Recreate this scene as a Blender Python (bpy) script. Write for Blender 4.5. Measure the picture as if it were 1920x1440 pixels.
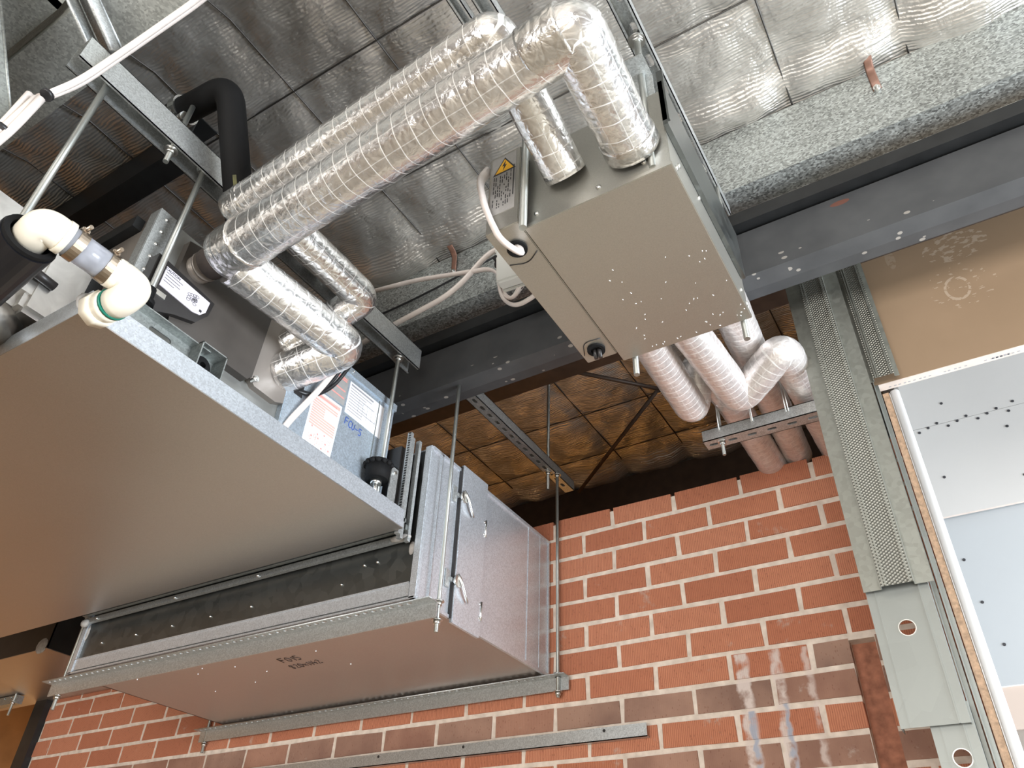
import bpy, bmesh, math, random
from mathutils import Vector, Matrix
random.seed(7)
V = Vector
C = bpy.context.scene.collection
for o in list(bpy.data.objects):
    bpy.data.objects.remove(o)

# ------------------------------------------------------------------ camera, world, light, exposure
cam_d = bpy.data.cameras.new('camera')
cam_d.sensor_fit = 'HORIZONTAL'; cam_d.sensor_width = 36.0; cam_d.lens = 36.0 * 1450.0 / 1920.0
cam_d.clip_start = 0.02
cam = bpy.data.objects.new('camera', cam_d); C.objects.link(cam)
_r = Matrix(((0.85533741, 0.51703451, 0.03276027), (-0.29542434, 0.53871663, -0.78899231), (-0.42558475, 0.66517645, 0.61352906)))
cam.matrix_world = Matrix.Translation((0, 0, 1.6)) @ Matrix((_r[0], -_r[1], -_r[2])).transposed().to_4x4()
bpy.context.scene.camera = cam

w = bpy.data.worlds.new('daylight'); bpy.context.scene.world = w; w.use_nodes = True
w.node_tree.nodes['Background'].inputs[0].default_value = (0.62, 0.75, 0.95, 1)
w.node_tree.nodes['Background'].inputs[1].default_value = 0.9

def area(name, loc, target, sx, sy, power, col):
    d = bpy.data.lights.new(name, 'AREA'); d.shape = 'RECTANGLE'; d.size = sx; d.size_y = sy
    d.energy = power; d.color = col
    o = bpy.data.objects.new(name, d); C.objects.link(o); o.location = loc
    o.rotation_euler = (V(target) - V(loc)).to_track_quat('-Z', 'Y').to_euler()
    return o
# daylight coming in through the front windows, the side window and the opening of the next room
area('front_window_daylight', (0.1, -4.85, 1.5), (-0.6, 3, 1.7), 4.6, 2.2, 235, (1.0, 0.95, 0.88))
area('side_window_daylight', (3.85, 1.3, 1.35), (-1.3, 1.7, 2.4), 2.2, 1.7, 320, (0.86, 0.93, 1.0))
area('next_room_daylight', (3.6, 2.45, 1.9), (0.2, 3.0, 2.8), 1.0, 1.6, 6, (0.90, 0.95, 1.0))
def lamp(name, loc, power, col, r=0.06):
    d = bpy.data.lights.new(name, 'POINT'); d.energy = power; d.color = col; d.shadow_soft_size = r
    o = bpy.data.objects.new(name, d); C.objects.link(o); o.location = loc
lamp('added_warm_light_behind_wall', (-2.6, 4.1, 1.0), 21, (1.0, 0.44, 0.11), 0.4)  # unseen warm light, added for the orange glow on the far roof foil
lamp('added_warm_light_left', (-5.2, 3.1, 1.5), 17, (1.0, 0.60, 0.28), 0.3)  # added warm light, turns the left wall and its reflections orange
vs = bpy.context.scene.view_settings
vs.view_transform = 'Standard'; vs.look = 'None'; vs.exposure = 0.45; vs.gamma = 1.0; vs.use_curve_mapping = False

# ------------------------------------------------------------------ materials
def new_mat(name):
    m = bpy.data.materials.new(name); m.use_nodes = True
    nt = m.node_tree; nt.nodes.clear()
    out = nt.nodes.new('ShaderNodeOutputMaterial'); b = nt.nodes.new('ShaderNodeBsdfPrincipled')
    nt.links.new(b.outputs[0], out.inputs[0])
    return m, nt, b
def N(nt, typ, **kw):
    n = nt.nodes.new('ShaderNode' + typ)
    for k, v in kw.items():
        if k.startswith('i_'):
            key = k[2:]
            key = int(key) if key.isdigit() else key.replace('_', ' ')
            n.inputs[key].default_value = v
        else:
            setattr(n, k, v)
    return n
def L(nt, a, b): nt.links.new(a, b)
def ramp(nt, src, stops):
    r = nt.nodes.new('ShaderNodeValToRGB'); e = r.color_ramp.elements
    e[0].position, e[0].color = stops[0][0], (*stops[0][1], 1)
    e[1].position, e[1].color = stops[-1][0], (*stops[-1][1], 1)
    for p, c in stops[1:-1]:
        x = e.new(p); x.color = (*c, 1)
    L(nt, src, r.inputs[0]); return r
def mapped(nt, scale, coord='Object'):
    t = N(nt, 'TexCoord'); mp = N(nt, 'Mapping'); mp.inputs['Scale'].default_value = scale
    L(nt, t.outputs[coord], mp.inputs[0]); return mp.outputs[0]
def bump(nt, b, src, strength, dist=0.002):
    k = N(nt, 'Bump'); k.inputs['Strength'].default_value = strength; k.inputs['Distance'].default_value = dist
    L(nt, src, k.inputs['Height']); L(nt, k.outputs[0], b.inputs['Normal']); return k
def mth(nt, op, a, b=None, c=None):
    n = N(nt, 'Math', operation=op)
    for i, x in enumerate((a, b, c)):
        if x is None: continue
        if isinstance(x, (int, float)): n.inputs[i].default_value = x
        else: L(nt, x, n.inputs[i])
    return n.outputs[0]
def mixc(nt, fac, a, b):
    n = N(nt, 'Mix', data_type='RGBA')
    for i, x in ((0, fac), (6, a), (7, b)):
        if isinstance(x, (int, float)): n.inputs[i].default_value = x
        elif isinstance(x, tuple): n.inputs[i].default_value = (*x, 1)
        else: L(nt, x, n.inputs[i])
    return n.outputs[2]

def plain(name, col, rough=0.5, metal=0.0, nscale=40, nvar=0.12, bstr=0.05, **kw):
    m, nt, b = new_mat(name)
    n = N(nt, 'TexNoise', i_Scale=nscale, i_Detail=4.0); L(nt, mapped(nt, (1, 1, 1)), n.inputs['Vector'])
    lo = tuple(max(0, c * (1 - nvar)) for c in col); hi = tuple(min(1, c * (1 + nvar)) for c in col)
    r = ramp(nt, n.outputs[0], [(0.3, lo), (0.7, hi)]); L(nt, r.outputs[0], b.inputs['Base Color'])
    b.inputs['Roughness'].default_value = rough; b.inputs['Metallic'].default_value = metal
    if bstr: bump(nt, b, n.outputs[0], bstr, 0.001)
    for k, v in kw.items(): b.inputs[k.replace('_', ' ')].default_value = v
    return m
def galv(name, col, rough=0.36, scale=130, var=0.25, rv=0.12, metal=1.0, stretch=(1, 1, 1), bstr=0.05):
    """galvanised sheet: crystalline spangle in tone and gloss"""
    m, nt, b = new_mat(name)
    mp = mapped(nt, stretch)
    v = N(nt, 'TexVoronoi', i_Scale=scale); L(nt, mp, v.inputs['Vector'])
    g = N(nt, 'RGBToBW'); L(nt, v.outputs['Color'], g.inputs[0])
    n = N(nt, 'TexNoise', i_Scale=3.0, i_Detail=3.0); L(nt, mp, n.inputs['Vector'])
    s = mth(nt, 'ADD', mth(nt, 'MULTIPLY', g.outputs[0], 0.75), mth(nt, 'MULTIPLY', n.outputs[0], 0.35))
    lo = tuple(c * (1 - var) for c in col); hi = tuple(min(1, c * (1 + var)) for c in col)
    r = ramp(nt, s, [(0.25, lo), (0.85, hi)]); L(nt, r.outputs[0], b.inputs['Base Color'])
    L(nt, mth(nt, 'ADD', rough - rv / 2, mth(nt, 'MULTIPLY', s, rv)), b.inputs['Roughness'])
    b.inputs['Metallic'].default_value = metal
    bump(nt, b, s, bstr, 0.001)
    return m
def foil(name, col=(0.80, 0.79, 0.78), rough=0.24, ring=34.0, line=9.0, crinkle=0.5, threads=True, cs=55, thread_w=0.06, metal=0.97):
    """foil lagging with reinforcing threads seen through it; uv = (turn, metres along)"""
    m, nt, b = new_mat(name)
    ob = mapped(nt, (1, 1, 1))
    n1 = N(nt, 'TexNoise', i_Scale=cs, i_Detail=5.0, i_Distortion=1.2); L(nt, ob, n1.inputs['Vector'])
    v1 = N(nt, 'TexVoronoi', i_Scale=cs * 0.7, feature='DISTANCE_TO_EDGE'); L(nt, ob, v1.inputs['Vector'])
    n2 = N(nt, 'TexNoise', i_Scale=6.0, i_Detail=2.0); L(nt, ob, n2.inputs['Vector'])
    h = mth(nt, 'ADD', mth(nt, 'MULTIPLY', n1.outputs[0], 0.7), mth(nt, 'MULTIPLY', mth(nt, 'MINIMUM', v1.outputs[0], 0.25), 1.2))
    colr = ramp(nt, n1.outputs[0], [(0.3, tuple(c * 0.78 for c in col)), (0.7, col)]).outputs[0]
    if threads:
        uv = N(nt, 'TexCoord'); sp = N(nt, 'SeparateXYZ'); L(nt, uv.outputs['UV'], sp.inputs[0])
        wob = mth(nt, 'MULTIPLY', n2.outputs[0], 0.9)
        a = mth(nt, 'LESS_THAN', mth(nt, 'FRACT', mth(nt, 'ADD', mth(nt, 'MULTIPLY', sp.outputs[1], ring), wob)), thread_w)
        c2 = mth(nt, 'LESS_THAN', mth(nt, 'FRACT', mth(nt, 'ADD', mth(nt, 'MULTIPLY', sp.outputs[0], line), mth(nt, 'MULTIPLY', wob, 0.3))), 0.05)
        t = mth(nt, 'MAXIMUM', a, mth(nt, 'MULTIPLY', c2, 0.45))
        colr = mixc(nt, mth(nt, 'MULTIPLY', t, 0.7), colr, (0.93, 0.92, 0.90))
        h = mth(nt, 'ADD', h, mth(nt, 'MULTIPLY', t, 0.35))
        L(nt, mth(nt, 'SUBTRACT', metal, mth(nt, 'MULTIPLY', t, metal * 0.6)), b.inputs['Metallic'])
    else:
        b.inputs['Metallic'].default_value = 0.97
    L(nt, colr, b.inputs['Base Color'])
    b.inputs['Roughness'].default_value = rough
    bump(nt, b, h, crinkle, 0.006)
    return m

M = {}
M['galv'] = galv('galvanised_steel', (0.54, 0.56, 0.56), 0.42, 320, 0.2, 0.1, 0.82)
M['galv_dark'] = galv('dull_galvanised_steel', (0.34, 0.36, 0.35), 0.45, 220, 0.2, 0.12, 0.85)
M['galv_duct'] = galv('bright_spangle_duct_steel', (0.64, 0.68, 0.73), 0.33, 300, 0.15, 0.12, 0.66)
M['galv_purlin'] = galv('coarse_spangle_purlin_steel', (0.50, 0.53, 0.52), 0.48, 150, 0.5, 0.25, 0.85, (1, 1.6, 1.5), 0.06)
M['sheet'] = galv('smooth_zinc_sheet', (0.56, 0.54, 0.52), 0.40, 500, 0.05, 0.06, 1.0, (1, 1, 1), 0.02)
M['sheet_box'] = galv('zinc_plated_cabinet_sheet', (0.50, 0.49, 0.45), 0.46, 700, 0.06, 0.05, 1.0, (1, 1, 1), 0.03)
M['panel_blue'] = galv('pale_blue_zinc_panel', (0.58, 0.66, 0.74), 0.44, 260, 0.14, 0.1, 0.8)
M['galv_top'] = galv('brightened_galvanised_sheet', (0.60, 0.61, 0.57), 0.5, 170, 0.25, 0.15, 0.45)  # paler and less metallic: a lit look put into the steel colour
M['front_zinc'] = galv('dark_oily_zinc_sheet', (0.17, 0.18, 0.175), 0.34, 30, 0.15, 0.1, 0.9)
M['rod'] = None
M['zinc'] = plain('bright_zinc_hardware', (0.68, 0.68, 0.66), 0.3, 1.0)
M['stud'] = galv('rolled_steel_stud', (0.30, 0.305, 0.275), 0.5, 90, 0.10, 0.1, 0.8)
M['stud_plain'] = galv('smooth_steel_stud', (0.29, 0.305, 0.29), 0.5, 15, 0.06, 0.06, 0.8)
M['foil'] = foil('foil_lagging', (0.88, 0.87, 0.86), metal=0.90, crinkle=0.32, rough=0.22, ring=25.0, thread_w=0.055, cs=58)
M['foil_far'] = foil('foil_lagging_pink_sheen', (0.88, 0.83, 0.81), 0.34, 42.0, 8.0, 0.22, metal=0.6, thread_w=0.10)
M['foil_plain'] = foil('crumpled_foil_tape', (0.80, 0.79, 0.77), 0.26, crinkle=0.4, threads=False)
M['foil_wrap'] = foil('dull_foil_duct_wrap', (0.62, 0.60, 0.57), 0.34, crinkle=0.15, threads=False, cs=14)
M['rubber'] = plain('black_foam_rubber', (0.005, 0.005, 0.0055), 0.75, 0, 40, 0.12, 0.05, Specular_IOR_Level=0.25)
M['rubber_shiny'] = plain('glossy_black_sleeve', (0.008, 0.008, 0.010), 0.28)
M['pvc'] = plain('cream_pvc', (0.80, 0.75, 0.64), 0.28, 0, 8, 0.03, 0.01)
M['primer'] = plain('green_pipe_primer', (0.01, 0.16, 0.11), 0.35)
M['cable'] = plain('white_cable_sheath', (0.74, 0.67, 0.63), 0.42, 0, 60, 0.05)
M['cable_tie'] = plain('black_plastic', (0.015, 0.015, 0.017), 0.4)
M['dark_plastic'] = plain('dark_brown_plastic_cover', (0.060, 0.052, 0.046), 0.42, 0, 12, 0.15)
M['black_plastic'] = plain('black_moulded_plastic', (0.022, 0.020, 0.020), 0.38)
M['brown_foam'] = plain('dark_brown_foam', (0.055, 0.042, 0.036), 0.7)
M['taupe'] = plain('taupe_painted_plate', (0.27, 0.24, 0.215), 0.42, 0.4, 15, 0.06)
M['cool_grey'] = plain('grey_painted_sheet', (0.26, 0.26, 0.245), 0.4, 0.5, 15, 0.05)
M['white_plastic'] = plain('white_box_plastic', (0.66, 0.66, 0.62), 0.4, 0, 10, 0.03)
M['paper'] = plain('white_label_paper', (0.80, 0.80, 0.82), 0.5, 0, 100, 0.03, 0)
M['paper_lilac'] = plain('pale_lilac_label_paper', (0.62, 0.59, 0.65), 0.5, 0, 100, 0.03, 0)
M['paper_grey'] = plain('grey_label_film', (0.42, 0.41, 0.40), 0.4, 0.3, 100, 0.05, 0)
M['ink'] = plain('black_ink', (0.03, 0.03, 0.035), 0.5, 0, 10, 0.02, 0)
M['ink_grey'] = plain('grey_print', (0.30, 0.30, 0.32), 0.5, 0, 10, 0.02, 0)
M['ink_red'] = plain('red_print', (0.80, 0.30, 0.27), 0.5, 0, 10, 0.05, 0)
M['ink_pink'] = plain('pink_label_print', (0.80, 0.42, 0.37), 0.5, 0, 10, 0.05, 0)
M['ink_blue'] = plain('blue_marker', (0.05, 0.12, 0.42), 0.5, 0, 10, 0.02, 0)
M['marker'] = plain('brown_black_marker', (0.035, 0.018, 0.012), 0.5, 0, 10, 0.02, 0)
M['yellow'] = plain('warning_yellow', (0.85, 0.45, 0.02), 0.45, 0, 10, 0.02, 0)
M['yellow_print'] = plain('faded_yellow_print', (0.10, 0.10, 0.025), 0.6, 0, 60, 0.4, 0)
M['copper_tape'] = plain('brown_strap', (0.24, 0.13, 0.095), 0.45, 0.3)
M['white_gloss'] = plain('white_corner_bead', (0.86, 0.88, 0.90), 0.35, 0, 10, 0.02)
M['sealant'] = plain('grey_duct_sealant', (0.34, 0.325, 0.31), 0.75, 0, 60, 0.25, 0.8)
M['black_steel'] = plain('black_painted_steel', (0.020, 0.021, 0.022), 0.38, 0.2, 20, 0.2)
M['brown_steel'] = plain('dark_brown_steel', (0.05, 0.03, 0.02), 0.55, 0.2, 20, 0.2)
M['wire'] = plain('dark_wire_mesh', (0.10, 0.095, 0.09), 0.45, 0.8)

def rod_mat():
    m, nt, b = new_mat('threaded_rod_zinc')
    uv = N(nt, 'TexCoord'); sp = N(nt, 'SeparateXYZ'); L(nt, uv.outputs['UV'], sp.inputs[0])
    s = mth(nt, 'SINE', mth(nt, 'MULTIPLY', sp.outputs[1], 3600.0))
    r = ramp(nt, s, [(0.0, (0.40, 0.42, 0.40)), (1.0, (0.66, 0.68, 0.66))]); L(nt, r.outputs[0], b.inputs['Base Color'])
    b.inputs['Metallic'].default_value = 0.9; b.inputs['Roughness'].default_value = 0.38
    bump(nt, b, s, 0.35, 0.0006); return m
M['rod'] = rod_mat()

def clear_mat():
    m, nt, b = new_mat('clear_drain_hose')
    b.inputs['Base Color'].default_value = (0.55, 0.57, 0.64, 1); b.inputs['Roughness'].default_value = 0.12
    b.inputs['Transmission Weight'].default_value = 0.55; b.inputs['IOR'].default_value = 1.3
    return m
M['clear'] = clear_mat()
M['clamp'] = plain('worn_steel_clamp', (0.42, 0.35, 0.28), 0.3, 1.0)

def paint_runs(nt, base, sx, n):
    """three whitish paint runs down the bricks, blue in their lower part"""
    for x0, wd, zt, blue, st in ((-0.648, 0.024, 2.415, 2.25, .92), (-0.548, 0.020, 2.415, 2.26, .85), (-0.458, 0.013, 2.41, 1.0, .65)):
        lean = mth(nt, 'ADD', sx.outputs[0], mth(nt, 'MULTIPLY', mth(nt, 'SUBTRACT', n.outputs[0], 0.5), 0.035))
        d = mth(nt, 'ABSOLUTE', mth(nt, 'SUBTRACT', lean, x0))
        k = N(nt, 'Math', operation='MULTIPLY', use_clamp=True); L(nt, mth(nt, 'SUBTRACT', wd, d), k.inputs[0]); k.inputs[1].default_value = 110.0
        k = mth(nt, 'MULTIPLY', k.outputs[0], mth(nt, 'LESS_THAN', sx.outputs[2], zt))
        g = N(nt, 'Math', operation='MULTIPLY', use_clamp=True); L(nt, mth(nt, 'SUBTRACT', n.outputs[0], 0.30), g.inputs[0]); g.inputs[1].default_value = 4.5
        base = mixc(nt, mth(nt, 'MULTIPLY', mth(nt, 'MULTIPLY', k, g.outputs[0]), st), base, (0.66, 0.57, 0.53))
        kb = N(nt, 'Math', operation='MULTIPLY', use_clamp=True); L(nt, mth(nt, 'SUBTRACT', wd * .5, mth(nt, 'ABSOLUTE', mth(nt, 'SUBTRACT', lean, x0 + 0.008))), kb.inputs[0]); kb.inputs[1].default_value = 160.0
        kb = mth(nt, 'MULTIPLY', kb.outputs[0], mth(nt, 'LESS_THAN', sx.outputs[2], blue))
        base = mixc(nt, mth(nt, 'MULTIPLY', mth(nt, 'MULTIPLY', kb, g.outputs[0]), 0.7), base, (0.27, 0.34, 0.46))
    return base
def mortar_mat():
    m, nt, b = new_mat('pale_grey_mortar')
    ob = mapped(nt, (1, 1, 1)); sx = N(nt, 'SeparateXYZ'); L(nt, ob, sx.inputs[0])
    n = N(nt, 'TexNoise', i_Scale=30.0, i_Detail=6.0); L(nt, ob, n.inputs['Vector'])
    base = ramp(nt, n.outputs[0], [(0.3, (0.56, 0.48, 0.41)), (0.7, (0.80, 0.71, 0.62))]).outputs[0]
    base = paint_runs(nt, base, sx, n)
    L(nt, base, b.inputs['Base Color']); b.inputs['Roughness'].default_value = 0.95
    bump(nt, b, n.outputs[0], 0.7, 0.004); return m
def brick_mat():
    m, nt, b = new_mat('fluted_red_brick')
    at = N(nt, 'Attribute', attribute_name='tone', attribute_type='GEOMETRY')
    sep = N(nt, 'SeparateColor'); L(nt, at.outputs['Color'], sep.inputs[0])
    ob = mapped(nt, (1, 1, 1)); sx = N(nt, 'SeparateXYZ'); L(nt, ob, sx.inputs[0])
    n = N(nt, 'TexNoise', i_Scale=30.0, i_Detail=6.0); L(nt, ob, n.inputs['Vector'])
    nb = N(nt, 'TexNoise', i_Scale=7.0, i_Detail=3.0); L(nt, ob, nb.inputs['Vector'])
    base = ramp(nt, sep.outputs[0], [(0.0, (0.47, 0.175, 0.095)), (0.5, (0.58, 0.24, 0.135)), (1.0, (0.67, 0.30, 0.18))]).outputs[0]
    base = mixc(nt, mth(nt, 'MULTIPLY', n.outputs[0], 0.5), base, (0.40, 0.13, 0.07))
    smear = ramp(nt, nb.outputs[0], [(0.35, (0.21, 0.125, 0.095)), (0.65, (0.34, 0.21, 0.155))]).outputs[0]
    base = mixc(nt, sep.outputs[1], base, smear)
    # fine vertical flutes of wire-cut brick
    wv = mth(nt, 'SINE', mth(nt, 'ADD', mth(nt, 'MULTIPLY', sx.outputs[0], 1047.0), mth(nt, 'MULTIPLY', n.outputs[0], 6.0)))
    fl = mth(nt, 'MULTIPLY', mth(nt, 'ADD', mth(nt, 'MULTIPLY', wv, 0.5), 0.5), mth(nt, 'SUBTRACT', 1.0, mth(nt, 'MULTIPLY', sep.outputs[1], 0.9)))
    base = mixc(nt, mth(nt, 'MULTIPLY', mth(nt, 'SUBTRACT', 1.0, fl), mth(nt, 'SUBTRACT', 0.62, mth(nt, 'MULTIPLY', sep.outputs[1], 0.62))), base, (0.30, 0.095, 0.05))
    pv = N(nt, 'TexVoronoi', i_Scale=70.0); L(nt, mapped(nt, (1.6, 1, 0.8)), pv.inputs['Vector'])
    pits = mth(nt, 'LESS_THAN', pv.outputs['Distance'], mth(nt, 'MULTIPLY', n.outputs[0], 0.34))
    base = mixc(nt, mth(nt, 'MULTIPLY', pits, 0.4), base, (0.15, 0.045, 0.025))
    # mortar smudges left on the faces
    v = N(nt, 'TexNoise', i_Scale=9.0, i_Detail=7.0, i_Roughness=0.7); L(nt, ob, v.inputs['Vector'])
    sm = ramp(nt, v.outputs[0], [(0.62, (0, 0, 0)), (0.72, (0.7, 0.7, 0.7))]).outputs[0]
    base = mixc(nt, sm, base, (0.50, 0.42, 0.36))
    base = paint_runs(nt, base, sx, n)
    L(nt, base, b.inputs['Base Color']); b.inputs['Roughness'].default_value = 0.85
    h = mth(nt, 'ADD', mth(nt, 'MULTIPLY', fl, 0.6), mth(nt, 'MULTIPLY', n.outputs[0], 0.8))
    bump(nt, b, h, 0.6, 0.003)
    return m
M['brick'] = brick_mat()
M['mortar'] = mortar_mat()
M['mortar_red'] = plain('red_brick_core', (0.34, 0.14, 0.085), 0.9, 0, 40, 0.3, 0.6)

def beam_mat():
    m, nt, b = new_mat('slate_painted_beam')
    ob = N(nt, 'NewGeometry').outputs['Position']; sx = N(nt, 'SeparateXYZ'); L(nt, ob, sx.inputs[0])
    n = N(nt, 'TexNoise', i_Scale=12.0, i_Detail=5.0); L(nt, ob, n.inputs['Vector'])
    base = ramp(nt, n.outputs[0], [(0.3, (0.054, 0.056, 0.060)), (0.7, (0.076, 0.078, 0.082))]).outputs[0]
    v = N(nt, 'TexVoronoi', i_Scale=26.0); L(nt, mapped(nt, (0.8, 1, 1.3)), v.inputs['Vector'])
    spots = mth(nt, 'MULTIPLY', mth(nt, 'LESS_THAN', v.outputs['Distance'], 0.17), mth(nt, 'LESS_THAN', sx.outputs[2], 3.235))
    v2 = N(nt, 'TexNoise', i_Scale=5.0); L(nt, ob, v2.inputs['Vector'])
    spots = mth(nt, 'MULTIPLY', spots, mth(nt, 'GREATER_THAN', v2.outputs[0], 0.47))
    base = mixc(nt, mth(nt, 'MULTIPLY', spots, 0.7), base, (0.42, 0.39, 0.35))
    e = mth(nt, 'ADD', mth(nt, 'POWER', mth(nt, 'MULTIPLY', mth(nt, 'SUBTRACT', sx.outputs[0], 0.011), 33.0), 2.0),
            mth(nt, 'POWER', mth(nt, 'MULTIPLY', mth(nt, 'SUBTRACT', sx.outputs[2], 3.336), 95.0), 2.0))
    e = mth(nt, 'LESS_THAN', mth(nt, 'ADD', e, n.outputs[0]), 1.2)
    base = mixc(nt, mth(nt, 'MULTIPLY', e, 0.9), base, (0.16, 0.06, 0.04))
    L(nt, base, b.inputs['Base Color']); b.inputs['Roughness'].default_value = 0.48
    bump(nt, b, n.outputs[0], 0.08, 0.002); return m
M['beam'] = beam_mat()

def roof_mat():
    m, nt, b = new_mat('foil_faced_roof_blanket')
    ob = mapped(nt, (1, 1, 1)); sx = N(nt, 'SeparateXYZ'); L(nt, ob, sx.inputs[0])
    n = N(nt, 'TexNoise', i_Scale=9.0, i_Detail=6.0, i_Distortion=0.6); L(nt, ob, n.inputs['Vector'])
    ns = N(nt, 'TexNoise', i_Scale=1.0, i_Detail=5.0); L(nt, mapped(nt, (5, 60, 10)), ns.inputs['Vector'])
    ribs = mth(nt, 'SINE', mth(nt, 'ADD', mth(nt, 'MULTIPLY', sx.outputs[1], 620.0), mth(nt, 'MULTIPLY', n.outputs[0], 18.0)))
    nf = N(nt, 'TexNoise', i_Scale=60.0, i_Detail=4.0); L(nt, ob, nf.inputs['Vector'])
    r = ramp(nt, n.outputs[0], [(0.3, (0.44, 0.42, 0.39)), (0.7, (0.66, 0.64, 0.61))]); L(nt, r.outputs[0], b.inputs['Base Color'])
    b.inputs['Metallic'].default_value = 0.72; b.inputs['Roughness'].default_value = 0.36
    h = mth(nt, 'ADD', mth(nt, 'ADD', mth(nt, 'MULTIPLY', ribs, 0.10), mth(nt, 'MULTIPLY', ns.outputs[0], 0.9)), mth(nt, 'ADD', mth(nt, 'MULTIPLY', n.outputs[0], 1.6), mth(nt, 'MULTIPLY', nf.outputs[0], 0.35)))
    bump(nt, b, h, 0.6, 0.012); return m
M['roof'] = roof_mat()
M['floor'] = plain('dusty_particleboard_floor', (0.46, 0.41, 0.33), 0.7, 0, 6, 0.2, 0.1)
M['wall_paint'] = plain('unpainted_render', (0.34, 0.31, 0.28), 0.9, 0, 6, 0.15)
M['render'] = plain('pale_reflector_finish', (0.60, 0.55, 0.46), 0.9, 0, 5, 0.12)
M['wall_dark'] = plain('dark_brown_wall', (0.035, 0.028, 0.024), 0.9, 0, 6, 0.2)
M['ply'] = plain('tan_plywood_edge', (0.55, 0.38, 0.26), 0.8, 0, 120, 0.25, 0.3)
M['warm_ply'] = plain('orange_brown_plywood', (0.46, 0.25, 0.11), 0.8, 0, 5, 0.2)
M['board_edge'] = plain('pinkish_board_edge', (0.60, 0.52, 0.47), 0.8, 0, 20, 0.08)
M['gypsum'] = plain('white_plasterboard', (0.47, 0.462, 0.45), 0.85, 0, 2, 0.03)
M['gypsum_grey'] = plain('cool_grey_plasterboard', (0.37, 0.39, 0.405), 0.85, 0, 2, 0.03)
M['gypsum_pink'] = plain('pinkish_plasterboard', (0.46, 0.38, 0.33), 0.85, 0, 2, 0.03)
def brown_board():
    m, nt, b = new_mat('brown_paper_backed_board')
    ob = N(nt, 'NewGeometry').outputs['Position']; sx = N(nt, 'SeparateXYZ'); L(nt, ob, sx.inputs[0])
    n = N(nt, 'TexNoise', i_Scale=5.0, i_Detail=4.0); L(nt, ob, n.inputs['Vector'])
    base = ramp(nt, n.outputs[0], [(0.3, (0.265, 0.180, 0.110)), (0.7, (0.30, 0.205, 0.128))]).outputs[0]
    # dusty ring and streaks rubbed onto the paper
    def blob(x0, z0, sxx, szz):
        return mth(nt, 'ADD', mth(nt, 'POWER', mth(nt, 'MULTIPLY', mth(nt, 'SUBTRACT', sx.outputs[0], x0), 1 / sxx), 2.0), mth(nt, 'POWER', mth(nt, 'MULTIPLY', mth(nt, 'SUBTRACT', sx.outputs[2], z0), 1 / szz), 2.0))
    nn = N(nt, 'TexNoise', i_Scale=45.0, i_Detail=3.0); mq = N(nt, 'Mapping'); mq.inputs['Scale'].default_value = (1, 1, 2.2); L(nt, ob, mq.inputs[0]); L(nt, mq.outputs[0], nn.inputs['Vector'])
    d = blob(0.226, 3.191, 0.030, 0.040)
    ring = mth(nt, 'MULTIPLY', mth(nt, 'LESS_THAN', mth(nt, 'ABSOLUTE', mth(nt, 'SUBTRACT', d, 1.0)), 0.22), mth(nt, 'GREATER_THAN', nn.outputs[0], 0.42))
    st = mth(nt, 'MULTIPLY', mth(nt, 'LESS_THAN', blob(0.262, 3.345, 0.085, 0.055), 1.0), mth(nt, 'GREATER_THAN', nn.outputs[0], 0.545))
    st2 = mth(nt, 'MULTIPLY', mth(nt, 'LESS_THAN', blob(0.24, 3.20, 0.085, 0.085), 1.0), mth(nt, 'GREATER_THAN', nn.outputs[0], 0.63))
    st3 = mth(nt, 'MULTIPLY', mth(nt, 'LESS_THAN', blob(0.094, 3.375, 0.013, 0.04), 1.0), mth(nt, 'GREATER_THAN', nn.outputs[0], 0.45))
    f = mth(nt, 'MAXIMUM', mth(nt, 'MAXIMUM', ring, st), mth(nt, 'MAXIMUM', st2, mth(nt, 'MULTIPLY', st3, 0.5)))
    base = mixc(nt, mth(nt, 'MULTIPLY', f, 0.38), base, (0.60, 0.50, 0.40))
    L(nt, base, b.inputs['Base Color']); b.inputs['Roughness'].default_value = 0.75; return m
M['brown_board'] = brown_board()
def knurl():
    m, nt, b = new_mat('knurled_steel_stud_face')
    uv = N(nt, 'TexCoord'); sp = N(nt, 'SeparateXYZ'); L(nt, uv.outputs['Object'], sp.inputs[0])
    n = N(nt, 'TexNoise', i_Scale=25.0, i_Detail=3.0); L(nt, uv.outputs['Object'], n.inputs['Vector'])
    s = mth(nt, 'MULTIPLY', mth(nt, 'SINE', mth(nt, 'MULTIPLY', sp.outputs[0], 560.0)), mth(nt, 'SINE', mth(nt, 'MULTIPLY', sp.outputs[2], 760.0)))
    r = ramp(nt, s, [(0.1, (0.22, 0.22, 0.195)), (0.9, (0.46, 0.46, 0.42))]); L(nt, r.outputs[0], b.inputs['Base Color'])
    b.inputs['Metallic'].default_value = 0.9; b.inputs['Roughness'].default_value = 0.45
    bump(nt, b, mth(nt, 'ADD', s, mth(nt, 'MULTIPLY', n.outputs[0], 0.5)), 0.5, 0.002); return m
M['knurl'] = knurl()

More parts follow.
